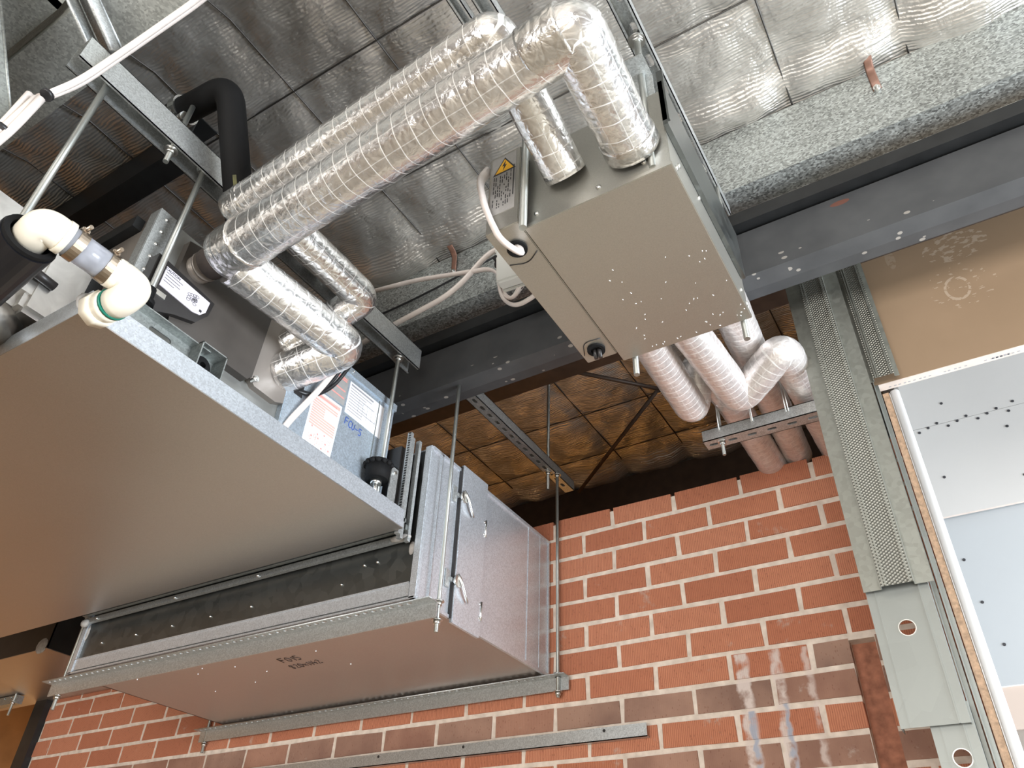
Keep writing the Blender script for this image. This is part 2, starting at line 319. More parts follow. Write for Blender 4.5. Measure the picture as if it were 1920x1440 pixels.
# ------------------------------------------------------------------ shape helpers
class B:
    """collects shapes into one mesh (world coordinates)"""
    def __init__(s):
        s.bm = bmesh.new(); s.uv = s.bm.loops.layers.uv.new('UVMap')
    def face(s, vs):
        try: return s.bm.faces.new(vs)
        except ValueError: return None
    def box(s, x0, x1, y0, y1, z0, z1, bev=0.0, mtx=None):
        t = bmesh.new(); bmesh.ops.create_cube(t, size=1.0)
        for v in t.verts:
            v.co = V((x0 + (v.co.x + .5) * (x1 - x0), y0 + (v.co.y + .5) * (y1 - y0), z0 + (v.co.z + .5) * (z1 - z0)))
        if bev: bmesh.ops.bevel(t, geom=t.edges[:], offset=bev, segments=2, affect='EDGES')
        s._add(t, mtx); return s
    def _add(s, t, mtx=None):
        me = bpy.data.meshes.new('tmp'); t.to_mesh(me); t.free()
        if mtx is not None: me.transform(mtx)
        s.bm.from_mesh(me); bpy.data.meshes.remove(me)
    def prism(s, poly, axis, a, b):
        """poly of (u,v) extruded along axis X (u=Y,v=Z), Y (u=X,v=Z) or Z (u=X,v=Y)"""
        def p(u, v, t): return {'X': (t, u, v), 'Y': (u, t, v), 'Z': (u, v, t)}[axis]
        A = [s.bm.verts.new(p(u, v, a)) for u, v in poly]; Bv = [s.bm.verts.new(p(u, v, b)) for u, v in poly]
        n = len(poly)
        for i in range(n): s.face([A[i], A[(i + 1) % n], Bv[(i + 1) % n], Bv[i]])
        s.face(A[::-1]); s.face(Bv); return s
    def tube(s, pts, r, seg=20, fillet=0.0, nf=8, caps=True, r2=None, flat=1.0, up=None, jit=0.0, step=0.0, bulge=None):
        pts = [V(p) for p in pts]
        path = [pts[0]]
        for i in range(1, len(pts) - 1):
            a, b, c = pts[i - 1], pts[i], pts[i + 1]
            d1 = (a - b); d2 = (c - b); f = min(fillet, d1.length * .48, d2.length * .48)
            if f <= 1e-5: path.append(b); continue
            p0 = b + d1.normalized() * f; p1 = b + d2.normalized() * f
            for k in range(nf + 1):
                t = k / nf; path.append(p0 * (1 - t) ** 2 + b * 2 * t * (1 - t) + p1 * t * t)
        path.append(pts[-1])
        if step:
            q = [path[0]]
            for a, b in zip(path, path[1:]):
                m = max(1, int((b - a).length / step))
                for k in range(1, m + 1): q.append(a.lerp(b, k / m))
            path = q
        n = len(path); tot = sum((path[i + 1] - path[i]).length for i in range(n - 1)) or 1
        tg = []
        for i in range(n):
            d = (path[min(i + 1, n - 1)] - path[max(i - 1, 0)]); tg.append(d.normalized())
        ref = V(up) if up else (V((0, 0, 1)) if abs(tg[0].z) < .9 else V((1, 0, 0)))
        rings = []; acc = 0
        nrm = (ref - tg[0] * ref.dot(tg[0])).normalized()
        for i in range(n):
            if i: acc += (path[i] - path[i - 1]).length
            nrm = (nrm - tg[i] * nrm.dot(tg[i])).normalized(); bi = tg[i].cross(nrm)
            rr = r if r2 is None else r + (r2 - r) * acc / tot
            if bulge: rr *= bulge(acc)
            ring = []
            for k in range(seg):
                a = 2 * math.pi * k / seg
                j = 1 + (random.uniform(-jit, jit) if jit else 0)
                ring.append(s.bm.verts.new(path[i] + (nrm * math.cos(a) * flat + bi * math.sin(a)) * rr * j))
            rings.append((ring, acc))
        for (A, va), (Bq, vb) in zip(rings, rings[1:]):
            for k in range(seg):
                f = s.face([A[k], A[(k + 1) % seg], Bq[(k + 1) % seg], Bq[k]])
                if f:
                    f.smooth = True
                    for lp, uvv in zip(f.loops, ((k / seg, va), ((k + 1) / seg, va), ((k + 1) / seg, vb), (k / seg, vb))): lp[s.uv].uv = uvv
        if caps:
            s.face(rings[0][0][::-1]); s.face(rings[-1][0])
        return s
    def cyl(s, p0, p1, r, seg=20, r2=None): return s.tube([p0, p1], r, seg, r2=r2)
    def ringwall(s, p0, p1, ro, ri, seg=24):
        """hollow sleeve"""
        p0, p1 = V(p0), V(p1); d = (p1 - p0).normalized()
        u = d.orthogonal().normalized(); w_ = d.cross(u)
        def rg(c, r): return [s.bm.verts.new(c + (u * math.cos(2 * math.pi * k / seg) + w_ * math.sin(2 * math.pi * k / seg)) * r) for k in range(seg)]
        a, b, c, e = rg(p0, ro), rg(p1, ro), rg(p1, ri), rg(p0, ri)
        for P_, Q in ((a, b), (b, c), (c, e), (e, a)):
            for k in range(seg):
                f = s.face([P_[k], P_[(k + 1) % seg], Q[(k + 1) % seg], Q[k]])
        return s
    def plate(s, outer, holes, th, mtx):
        """flat plate in local XY with real holes, thickness th along +Z, placed by mtx"""
        cu = bpy.data.curves.new('tmp', 'CURVE'); cu.dimensions = '2D'; cu.fill_mode = 'BOTH'; cu.extrude = th / 2
        for poly in [outer] + holes:
            sp = cu.splines.new('POLY'); sp.points.add(len(poly) - 1); sp.use_cyclic_u = True
            for q, (x, y) in zip(sp.points, poly): q.co = (x, y, 0, 1)
        ob = bpy.data.objects.new('tmp', cu); me = bpy.data.meshes.new_from_object(ob)
        me.transform(mtx @ Matrix.Translation((0, 0, th / 2))); s.bm.from_mesh(me)
        bpy.data.objects.remove(ob); bpy.data.curves.remove(cu); bpy.data.meshes.remove(me); return s
    def ball(s, c, r, sc=(1, 1, 1), seg=12):
        t = bmesh.new(); bmesh.ops.create_uvsphere(t, u_segments=seg, v_segments=max(6, seg // 2), radius=r)
        for f in t.faces: f.smooth = True
        s._add(t, Matrix.Translation(c) @ Matrix.Diagonal((*sc, 1))); return s
def ax(origin, xd, yd):
    """matrix with local X, Y along xd, yd at origin"""
    x = V(xd).normalized(); y = V(yd).normalized(); z = x.cross(y)
    m = Matrix((x, y, z)).transposed().to_4x4(); m.translation = V(origin); return m
def slot(cx, cy, l, w_, n=6):
    r = w_ / 2; h = l / 2 - r; pts = []
    for k in range(n + 1): a = -math.pi / 2 + math.pi * k / n; pts.append((cx + h + r * math.cos(a), cy + r * math.sin(a)))
    for k in range(n + 1): a = math.pi / 2 + math.pi * k / n; pts.append((cx - h + r * math.cos(a), cy + r * math.sin(a)))
    return pts
def circ(cx, cy, r, n=20): return [(cx + r * math.cos(2 * math.pi * k / n), cy + r * math.sin(2 * math.pi * k / n)) for k in range(n)]
def rect(x0, y0, x1, y1): return [(x0, y0), (x1, y0), (x1, y1), (x0, y1)]

def obj(name, b, mat, parent=None, base=None, sharp=35):
    bm = b.bm
    if parent is not None:
        q = parent; off = V((0, 0, 0))
        while q is not None: off += q.location; q = q.parent
    elif base is not None: off = V(base)
    else:
        lo = [min(v.co[i] for v in bm.verts) for i in range(3)]; hi = [max(v.co[i] for v in bm.verts) for i in range(3)]
        off = V(((lo[0] + hi[0]) / 2, (lo[1] + hi[1]) / 2, lo[2]))
    bmesh.ops.recalc_face_normals(bm, faces=bm.faces[:])
    for v in bm.verts: v.co -= off
    me = bpy.data.meshes.new(name); bm.to_mesh(me); bm.free()
    for m_ in (mat if isinstance(mat, (list, tuple)) else [mat]): me.materials.append(m_)
    o = bpy.data.objects.new(name, me); C.objects.link(o)
    if parent is not None: o.parent = parent
    else: o.location = off
    return o
def onto(o, b, mat):
    """printed or spattered marks become part of the surface they sit on: same mesh, second material"""
    off = V((0, 0, 0)); q = o
    while q is not None: off += q.location; q = q.parent
    for v in b.bm.verts: v.co -= off
    tmp = bpy.data.meshes.new('tmp'); b.bm.to_mesh(tmp); b.bm.free()
    bm = bmesh.new(); bm.from_mesh(o.data); n = len(bm.faces); bm.from_mesh(tmp); bm.faces.ensure_lookup_table()
    k = len(o.data.materials)
    for f in bm.faces[n:]: f.material_index = k
    bm.to_mesh(o.data); bm.free(); o.data.materials.append(mat); bpy.data.meshes.remove(tmp)
def tag(o, label, cat=None, group=None):
    o['label'] = label
    if cat: o['category'] = cat
    if group: o['group'] = group
    return o
def thing(name, label, cat, loc, group=None):
    o = bpy.data.objects.new(name, None); C.objects.link(o); o.location = loc; o.empty_display_size = 0.05
    return tag(o, label, cat, group)
def struct(name, b, mat):
    o = obj(name, b, mat, base=(0, 0, 0)); o['kind'] = 'structure'; return o

# stroke lettering for handwriting
GL = {'F': [[(1, 2), (0, 2), (0, 0)], [(0, 1.1), (.8, 1.1)]], 'O': [[(.5, 2), (.05, 1.4), (.1, .5), (.6, 0), (1, .6), (.95, 1.5), (.5, 2)]],
      '1': [[(.4, 1.8), (.4, 0)]], '5': [[(.95, 2), (.15, 2), (.1, 1.15), (.7, 1.2), (.95, .7), (.7, .1), (.05, .1)]],
      '8': [[(.85, 1.8), (.4, 2), (.1, 1.5), (.85, .6), (.5, 0), (.1, .4), (.85, 1.5), (.85, 1.8)]],
      '2': [[(.1, 1.6), (.5, 2), (.9, 1.5), (.1, .1), (1, .1)]], '0': [[(.5, 2), (.1, 1.3), (.15, .4), (.6, 0), (.95, .7), (.9, 1.5), (.5, 2)]],
      'x': [[(.1, 1.3), (.9, .2)], [(.9, 1.3), (.1, .2)]], '4': [[(.5, 2), (.1, .8), (1, .8)], [(.75, 1.2), (.7, 0)]],
      'C': [[(.95, 1.8), (.5, 2), (.1, 1.3), (.15, .4), (.6, 0), (1, .2)]], 'U': [[(.05, 2), (.1, .5), (.5, 0), (.9, .5), (.95, 2)]],
      '-': [[(.1, 1), (.9, 1)]], ' ': []}
def hand(b, text, origin, xd, yd, h, r, lean=0.0, gap=1.35):
    m = ax(origin, xd, yd); x = 0
    for ch in text:
        for st in GL[ch]:
            b.tube([m @ V(((x + u + lean * v_) * h / 2, v_ * h / 2, 0)) for u, v_ in st], r, 5)
        x += gap * (0.6 if ch in '1 ' else 1)
    return b
def font(b, text, mtx, size, th=0.0004):
    cu = bpy.data.curves.new('tmp', 'FONT'); cu.body = text; cu.size = size; cu.extrude = th; cu.align_x = 'CENTER'; cu.align_y = 'CENTER'
    ob = bpy.data.objects.new('tmp', cu); me = bpy.data.meshes.new_from_object(ob); me.transform(mtx); b.bm.from_mesh(me)
    bpy.data.objects.remove(ob); bpy.data.curves.remove(cu); bpy.data.meshes.remove(me); return b

# ------------------------------------------------------------------ setting
struct('floor', B().box(-7, 5, -6, 8, -0.1, 0), M['floor'])
b = B()   # front wall with a wide window opening
b.box(-7, -2.3, -5.1, -4.95, 0, 4); b.box(2.5, 4, -5.1, -4.95, 0, 4); b.box(-2.3, 2.5, -5.1, -4.95, 0, 0.3); b.box(-2.3, 2.5, -5.1, -4.95, 2.7, 4)
struct('wall_front', b, M['wall_paint'])
b = B()
b.box(3.95, 4.1, -5, -0.2, 0, 4); b.box(3.95, 4.1, 3.1, 7, 0, 4); b.box(3.95, 4.1, -0.2, 3.1, 0, 0.4); b.box(3.95, 4.1, -0.2, 3.1, 2.8, 4)
struct('wall_right', b, M['wall_paint'])
struct('wall_left', B().box(-6.6, -6.45, -5, 7, 0, 4), M['warm_ply'])  # orange ply colour chosen for its warm reflection in the metal undersides
struct('reflector_band_back', B().box(-4.30, -0.345, 2.342, 2.358, 0, 1.74), M['render'])      # unseen pale band, added for the metal undersides to reflect
struct('wall_far', B().box(-6.5, 4, 6.9, 7.05, 0, 4), M['wall_dark'])

struct('wall_light_block', B().box(-.012, .0, 2.33, 6.9, 0, 3.74), M['gypsum'])  # unseen wall added to keep next-room daylight off the far roof
# brick wall: every brick stands proud of a recessed mortar bed
WY = 2.36
def brick_wall():
    me = bpy.data.meshes.new('wall_back'); vs_, fs, tones, mats = [], [], [], []
    def add(x0, x1, y0, y1, z0, z1, tone, mi, ja=0.0):
        i = len(vs_); j = lambda: random.uniform(-ja, ja)
        for (x, z) in ((x0, z0), (x1, z0), (x1, z1), (x0, z1)): vs_.append((x + j(), y0, z + j()))
        for (x, z) in ((x0, z0), (x1, z0), (x1, z1), (x0, z1)): vs_.append((x, y1, z))
        for f in ((0, 1, 2, 3), (1, 5, 6, 2), (0, 3, 7, 4), (3, 2, 6, 7), (0, 4, 5, 1)): fs.append(tuple(i + k for k in f)); tones.append(tone); mats.append(mi)
    x_lo, x_hi, top = -4.30, -0.02, 3.017
    slot_x = (-0.335, -0.265)
    add(x_lo, slot_x[0], WY + 0.0035, WY + 0.11, 0, top - 0.012, (0, 0, 0, 1), 1)
    add(slot_x[1], x_hi, WY + 0.0035, WY + 0.11, 0, top - 0.012, (0, 0, 0, 1), 1)
    add(slot_x[0], slot_x[1], WY + 0.045, WY + 0.11, 0, 2.41, (0, 0, 0, 1), 2)
    add(slot_x[0], slot_x[1], WY + 0.0035, WY + 0.11, 2.41, top - 0.012, (0, 0, 0, 1), 1)
    row = 0; z1 = top
    while z1 > 0.1:
        z0 = z1 - 0.070
        k = round((2.845 - (z0 - 0.005)) / 0.086)
        ph = -0.566 if k % 2 == 1 else -0.444
        n0 = int((x_lo - ph) / 0.2405) - 2
        for q in range(n0, 40):
            a = ph + q * 0.2405 + 0.008; c = a + 0.2245
            a2, c2 = max(a, x_lo), min(c, x_hi)
            if c2 - a2 < 0.03: continue
            t = random.random() * .9; sm = 0.0
            zc = (z0 + z1) / 2
            if 2.243 < zc < 2.329: sm = random.uniform(.75, 1)
            if 2.329 < zc < 2.415 and -0.45 < (a2 + c2) / 2 < -0.30: sm = 1.0
            if 2.071 < zc < 2.157 and (a2 + c2) / 2 > -1.1: sm = 0.9
            segs = [(a2, c2)]
            if zc < 2.41 and a2 < slot_x[1] and c2 > slot_x[0]:
                segs = [(a2, slot_x[0]), (slot_x[1], c2)]
            for (u, v_) in segs:
                if v_ - u > 0.012: add(u, v_, WY + random.uniform(-.0015, .0015), WY + 0.03, z0, z1, (t, sm, 0, 1), 0, .0022)
        z1 -= 0.086; row += 1
    me.from_pydata(vs_, [], fs)
    for m_ in (M['brick'], M['mortar'], M['mortar_red']): me.materials.append(m_)
    at = me.color_attributes.new('tone', 'FLOAT_COLOR', 'CORNER')
    for p, t, mi in zip(me.polygons, tones, mats):
        p.material_index = mi
        for li in p.loop_indices: at.data[li].color = t
    me.update()
    o = bpy.data.objects.new('wall_back', me); C.objects.link(o); o['kind'] = 'structure'
brick_wall()
struct('trim_1', B().box(-4.40, -4.303, 2.33, 2.52, 0, 3.78), M['black_steel'])      # steel post closing the end of the brick wall

# foil-faced roof blanket lying on the safety mesh, pillowed between the wires
def wire_x(k): return -1.345 + 0.331 * k
MESH_Y = (-0.68, -0.2, 0.765, 1.195, 1.95, 2.35, 2.75, 3.1)
def roof():
    me = bpy.data.meshes.new('ceiling'); xs = [-6.45 + 0.0331 * i for i in range(317)]; ys = [-5.0 + 0.06 * j for j in range(70)] + [-0.8 + 0.02 * j for j in range(215)] + [3.5 + 0.1 * j for j in range(36)]
    rnd = [random.uniform(.55, 1.25) for _ in range(60)]
    vs_ = []
    for y in ys:
        for x in xs:
            u = (x + 1.345) / 0.331; k = math.floor(u); f = u - k
            pil = math.sin(math.pi * f) ** 0.6
            amp = 0.030 * rnd[int(k) % 60]
            for yw in MESH_Y:
                pil *= 1 - .8 * math.exp(-((y - yw) / .03) ** 2)
            z = 3.798 - amp * pil
            # the blanket is pinched where it passes over each purlin
            for py in (0.34, 1.585, 3.35): 
                d = abs(y - py)
                if d < .14: z -= 0.048 * (1 - d / .14) ** 1.5
                if 0.03 < py - y < .16: z -= 0.035 * math.sin(math.pi * ((py - y) - .03) / .13) * (0.35 + 0.65 * pil)
            z += 0.006 * math.sin(y * 9 + k * 1.7) * pil + 0.004 * math.sin(x * 41 + y * 23)
            vs_.append((x, y, z))
    nx = len(xs); fs = [(j * nx + i, j * nx + i + 1, (j + 1) * nx + i + 1, (j + 1) * nx + i) for j in range(len(ys) - 1) for i in range(nx - 1)]
    me.from_pydata(vs_, [], fs); me.materials.append(M['roof'])
    for p in me.polygons: p.use_smooth = True
    o = bpy.data.objects.new('ceiling', me); C.objects.link(o); o['kind'] = 'structure'
roof()
b = B(); b.box(-6.6, 4.1, -5.1, 7.1, 3.95, 4.05); struct('trim_2', b, M['wall_dark'])          # roof sheeting above the blanket
b = B()
for k in range(-12, 16):
    x = wire_x(k); b.tube([(x, -1.5, 3.789), (x, .2, 3.789), (x, .34, 3.742), (x, .5, 3.789), (x, 1.44, 3.789), (x, 1.585, 3.742), (x, 1.72, 3.789), (x, 5.5, 3.789)], 0.0028, 5)
for y in MESH_Y: b.cyl((-5.5, y, 3.788), (3.9, y, 3.788), 0.0028, 5)
tag(obj('safety_mesh', b, M['wire']), 'thin dark wire mesh holding up the foil roof blanket', 'wire mesh')

# purlins: cold-rolled channels running across under the roof
def purlin(y0, z0, z1, fl, label, mat, x1=3.9):
    b = B(); t = 0.004
    b.prism([(y0, z0), (y0 + fl, z0), (y0 + fl, z0 + .022), (y0 + fl - t, z0 + .022), (y0 + fl - t, z0 + t), (y0 + t, z0 + t), (y0 + t, z1 - t), (y0 + fl, z1 - t), (y0 + fl, z1), (y0, z1)], 'X', -6.4, x1)
    return tag(obj('purlin', b, mat), label, 'purlin', 'roof purlins')
purlin(1.55, 3.478, 3.742, .088, 'coarse-spangled galvanised purlin above the dark beam, under the foil pillows', M['galv_purlin'])
purlin(.215, 3.50, 3.74, .152, 'dull galvanised purlin at top left, above the white cable bend', M['galv_top'])
purlin(.66, 3.60, 3.745, .075, 'unlit blackish purlin ending behind the clamp of the black insulated pipe', M['black_steel'], -1.64)  # black colour stands in for the darkness this purlin hangs in
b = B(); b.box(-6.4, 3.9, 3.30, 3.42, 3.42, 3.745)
tag(obj('roof_beam', b, M['brown_steel']), 'dark brown beam under the orange-lit roof beyond the brick wall', 'beam')
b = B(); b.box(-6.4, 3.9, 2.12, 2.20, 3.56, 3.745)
tag(obj('roof_beam', b, M['brown_steel']), 'brown beam just behind the slate beam, at the near edge of the orange foil', 'beam')
# main beam with a bottom flange, and the black angle above it
b = B()
b.prism([(1.62, 3.19), (1.675, 3.184), (1.72, 3.19), (1.72, 3.362), (1.62, 3.362)], 'X', -6.4, 3.9)
tag(obj('steel_beam', b, M['beam']), 'slate-grey painted steel beam with a rust patch, running behind the hung metal box', 'beam')
b = B(); b.prism([(1.588, 3.372), (1.66, 3.372), (1.66, 3.377), (1.602, 3.377), (1.602, 3.412), (1.612, 3.412), (1.612, 3.44), (1.606, 3.44), (1.606, 3.418), (1.588, 3.418)], 'X', -6.4, 3.9)
tag(obj('steel_angle', b, M['black_steel']), 'thin black steel angle between the purlin and the slate-grey beam', 'steel angle')
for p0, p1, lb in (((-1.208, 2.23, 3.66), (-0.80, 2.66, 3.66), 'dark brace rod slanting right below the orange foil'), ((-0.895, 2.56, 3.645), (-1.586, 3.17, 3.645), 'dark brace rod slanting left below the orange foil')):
    tag(obj('brace_rod', B().cyl(p0, p1, .009, 8), M['brown_steel']), lb, 'brace', 'roof brace rods')

def strap(x, label):
    t = thing('fixing_strap', label, 'strap', (x, 1.54, 3.64), 'brown straps on the purlin')
    b = B(); b.tube([(x + .004, 1.50, 3.742), (x + .002, 1.538, 3.73), (x, 1.546, 3.64)], .012, 8, .02, 5, flat=.12, up=(0, 1, .2))
    obj('band', b, M['copper_tape'], t)
    b = B(); b.cyl((x, 1.55, 3.645), (x, 1.540, 3.645), .010, 14); b.cyl((x, 1.541, 3.645), (x, 1.534, 3.645), .005, 8)
    obj('screw', b, M['zinc'], t)
strap(0.2, 'brown strap with a screw on the purlin, at upper right under the bright foil pillows')
strap(-1.262, 'small brown strap on the purlin above the two white cables')

# ------------------------------------------------------------------ strut channels
def channel(name, label, axis, a0, a1, c, z0, wd, ht, t=.0025, openside='down', slots=None, lip=.007, mat=None, cat='channel', group='galvanised strut channels'):
    """U channel along 'X' or 'Y'; c = centre on the other axis; slots = (first, pitch, length, width) in the web"""
    b = B(); mat = mat or M['galv']
    zw = z0 if openside == 'up' else z0 + ht - t
    if axis == 'Y': m = ax((c - wd / 2, a0, zw), (0, 1, 0), (1, 0, 0)) if False else Matrix(((0, 1, 0, c - wd / 2), (1, 0, 0, a0), (0, 0, 1, zw), (0, 0, 0, 1)))
    else: m = Matrix(((1, 0, 0, a0), (0, 1, 0, c - wd / 2), (0, 0, 1, zw), (0, 0, 0, 1)))
    ln = a1 - a0; hs = []
    if slots:
        f, p, l, w_ = slots; q = f
        while q < ln - l * .6: hs.append(slot(q, wd / 2, l, w_)); q += p
    b.plate(rect(0, 0, ln, wd), hs, t, m)
    lo, hi = (z0, z0 + ht)
    for s in (-1, 1):
        e = c + s * wd / 2; i = e - s * t; l2 = e - s * lip
        zl = z0 if openside == 'down' else z0 + ht - t
        if axis == 'Y':
            b.box(min(e, i), max(e, i), a0, a1, lo, hi); b.box(min(e, l2), max(e, l2), a0, a1, zl, zl + t)
        else:
            b.box(a0, a1, min(e, i), max(e, i), lo, hi); b.box(a0, a1, min(e, l2), max(e, l2), zl, zl + t)
    return tag(obj(name, b, mat), label, cat, group)
channel('strut_channel', 'long galvanised channel over the fan coil unit, running behind the foil pipes', 'Y', .255, 1.53, -1.3745, 3.212, .052, .082, slots=(.06, .10, .034, .013))
channel('strut_channel', 'slotted galvanised channel hanging two rods above the end of the duct', 'Y', 1.665, 2.475, -1.2815, 3.209, .043, .043, openside='up', slots=(.05, .05, .028, .013))
channel('strut_channel', 'galvanised channel above the hung metal box, with nuts in its slots', 'Y', .15, 1.535, -.2835, 3.36, .043, .041, slots=(.03, .092, .036, .015))
channel('strut_channel', 'short galvanised channel at top centre, left of a pair above the foil pipe bend', 'Y', .1, .765, -.635, 3.45, .03, .03)
channel('strut_channel', 'short galvanised channel at top centre, right of a pair above the foil pipe bend', 'Y', .1, .80, -.577, 3.45, .041, .041)
channel('strut_channel', 'galvanised slotted channel carrying three foil pipes over the brick wall', 'X', -.56, -.215, 2.0, 2.931, .052, .041, openside='up', slots=(.025, .0595, .028, .012))
b = B()   # sloping brace channel at top left
for dx in (-.03, .03): b.tube([(-1.42 + dx, .02, 3.62), (-1.372 + dx, .31, 3.305)], .004, 6, flat=5, up=(0, 1, 1))
b.tube([(-1.42, .02, 3.645), (-1.372, .325, 3.325)], .030, 4, flat=.09, up=(0, 1, 1))
tag(obj('brace_channel', b, M['galv']), 'sloping galvanised channel at top left meeting the long channel under the cable', 'channel', 'galvanised strut channels')

# ------------------------------------------------------------------ threaded rods with their nuts
def threaded_rod(label, x, y, z0, z1, nuts=(), r=.0062, x1=None, y1=None):
    t = thing('threaded_rod', label, 'threaded rod', (x, y, z0), 'threaded hanger rods')
    p0 = V((x, y, z0)); p1 = V((x if x1 is None else x1, y if y1 is None else y1, z1))
    obj('shank', B().cyl(p0, p1, r, 12), M['rod'], t)
    for z in nuts:
        c = p0.lerp(p1, (z - z0) / (z1 - z0)); d = (p1 - p0).normalized()
        b = B(); b.tube([c - d * .005, c + d * .005], r * 1.75, 6)
        obj('nut', b, M['zinc'], t)
        b = B(); b.tube([c + d * .0055, c + d * .0078], r * 2.5, 18)
        obj('washer', b, M['zinc'], t)
    return t
threaded_rod('threaded rod down the front right corner of the duct, through the front rail', -1.262, 1.643, 2.345, 3.225, (2.372, 2.425, 3.20))
threaded_rod('long threaded rod standing in front of the bricks, ending below the rear rail', -1.262, 2.333, 2.355, 3.225, (2.366, 2.425, 3.20))
threaded_rod('threaded rod from the dark roof ending just below the far end of the slotted channel', -1.285, 2.30, 3.13, 3.79, (3.20,))
threaded_rod('thick threaded rod slanting past the white drain elbow at upper left', -1.37, .337, 2.70, 3.31, (), .0078)
threaded_rod('threaded rod running down to the fan coil unit beside the riveted corner', -1.37, .622, 2.80, 3.30, (3.23,), .0075)
threaded_rod('threaded rod at the far end of the long channel, down to the black rubber mount', -1.37, 1.446, 2.69, 3.30, (3.20,), .0070)
threaded_rod('short threaded rod stub under the clamp of the black insulated pipe', -1.372, .528, 3.165, 3.40, (3.202,), .0070)
threaded_rod('threaded rod at the near left corner of the hung metal box', -.562, .895, 2.828, 3.60, (), .0085)
threaded_rod('threaded rod at the near right corner of the hung metal box, with two nuts', -.284, .925, 2.875, 3.40, (3.215, 3.352), .0082)
threaded_rod('rod end poking below the far left corner of the hung metal box', -.545, 1.425, 2.806, 3.40, (), .0075)
threaded_rod('rod end poking below the far right corner of the hung metal box', -.267, 1.425, 2.806, 3.40, (), .0075)
threaded_rod('short rod end below the left end of the front rail', -2.955, 1.632, 2.33, 3.18, (2.372, 2.425))
threaded_rod('short rod end below the left end of the rear rail', -2.985, 2.345, 2.335, 3.75, (2.366, 2.425))
threaded_rod('short rod with nut through the left end of the pipe-carrying channel', -.508, 2.0, 2.885, 3.75, (2.925,), .0055)

# ------------------------------------------------------------------ fan coil unit
F = thing('fan_coil_unit', 'large zinc-sheet fan coil unit hanging at left, seen from below', 'fan coil unit', (-2.35, 1.0, 2.606))
b = B()
b.box(-3.45, -1.312, .492, 1.510, 2.606, 2.609)
tray = obj('drain_tray', b, M['sheet'], F)
b = B()
b.box(-1.316, -1.312, .492, 1.510, 2.609, 2.661); b.box(-3.45, -1.3162, .492, .496, 2.609, 2.661); b.box(-3.45, -1.3162, 1.506, 1.510, 2.609, 2.661)
b.box(-1.330, -1.312, .492, 1.510, 2.6611, 2.6635); b.box(-3.45, -1.3302, .492, .506, 2.6611, 2.6635)
obj('tray_lip', b, M['galv_duct'], F)
b = B(); b.box(-3.45, -1.425, .605, 1.50, 2.70, 3.06)
obj('casing', b, M['cool_grey'], F)
b = B(); b.box(-1.428, -1.402, 1.075, 1.500, 2.66, 3.055, .002); b.box(-1.410, -1.396, 1.075, 1.503, 3.035, 3.06)
ep = obj('end_panel', b, M['panel_blue'], F); tag(ep, 'pale blue zinc end panel')
b = B(); b.box(-3.45, -1.43, .598, .606, 2.66, 3.05)
obj('near_panel', b, M['taupe'], F)
b = B(); b.box(-1.462, -1.4256, .588, .592, 2.68, 3.085); b.box(-1.4255, -1.4215, .5885, .634, 2.681, 3.0845)
obj('corner_strip', b, M['galv'], F)
b = B(); b.box(-3.4, -1.50, .575, .600, 3.052, 3.09)
obj('top_flange', b, M['black_steel'], F)
for k in range(6):
    b = B(); b.ball((-1.421, .612, 3.062 - k * .043), .0055, (.6, 1, 1)); obj('rivet', b, M['zinc'], F)
b = B(); b.ball((-1.66, .574, 3.07), .006, (1, .6, 1)); obj('rivet', b, M['zinc'], F)
# right-hand side: casing sheet, dark covers, caution label
b = B(); b.box(-1.430, -1.4225, .60, 1.08, 2.72, 3.072); obj('side_sheet', b, M['cool_grey'], F)
b = B(); b.prism([(.675, 2.93), (.675, 3.035), (.74, 3.05), (.965, 3.062), (.957, 2.80), (.945, 2.785), (.70, 2.785)], 'X', -1.425, -1.398)
cv = obj('valve_cover', b, M['dark_plastic'], F)
b = B(); b.prism([(.612, 2.925), (.785, 2.905), (.78, 2.86), (.755, 2.82), (.70, 2.80), (.655, 2.775), (.612, 2.78)], 'X', -1.425, -1.384)
bc = obj('float_switch_cover', b, M['black_plastic'], F)
b = B(); b.prism([(.955, 2.80), (.965, 3.062), (1.085, 3.062), (1.085, 2.83), (1.075, 2.795), (1.05, 2.783), (.975, 2.785)], 'X', -1.425, -1.404)
obj('pipe_plate', b, M['taupe'], F)
b = B(); b.box(-1.392, -1.380, .637, .664, 2.815, 2.829); obj('latch', b, M['zinc'], F)
lbl = obj('caution_label', B().prism([(.640, 2.905), (.772, 2.896), (.770, 2.862), (.758, 2.845), (.738, 2.839), (.640, 2.845)], 'X', -1.384, -1.382), M['paper_lilac'], F)
tag(lbl, 'pale caution label with a small line drawing')
b = B(); m = ax((-1.3815, .660, 2.8965), (0, 1, -.06), (0, .06, 1)); font(b, 'CAUTION', m, .0095)
for k, ln in enumerate((.048, .042, .045, .03)):
    b.box(0, ln, 0, .0012, 0, .0004, 0, ax((-1.3819, .644, 2.889 - .0085 * k), (0, 1, -.06), (0, .06, 1)))
for k in range(14):
    c = V((-1.3815, .712 + random.random() * .03, 2.856 + random.random() * .03))
    b.tube([c + V((0, .005 * math.cos(t * 1.05), .004 * math.sin(t * 1.05))) for t in range(7)], .0005, 4)
b.box(0, .007, 0, .007, 0, .0004, 0, ax((-1.3819, .752, 2.852), (0, 1, 0), (0, 0, 1)))
onto(lbl, b, M['ink'])
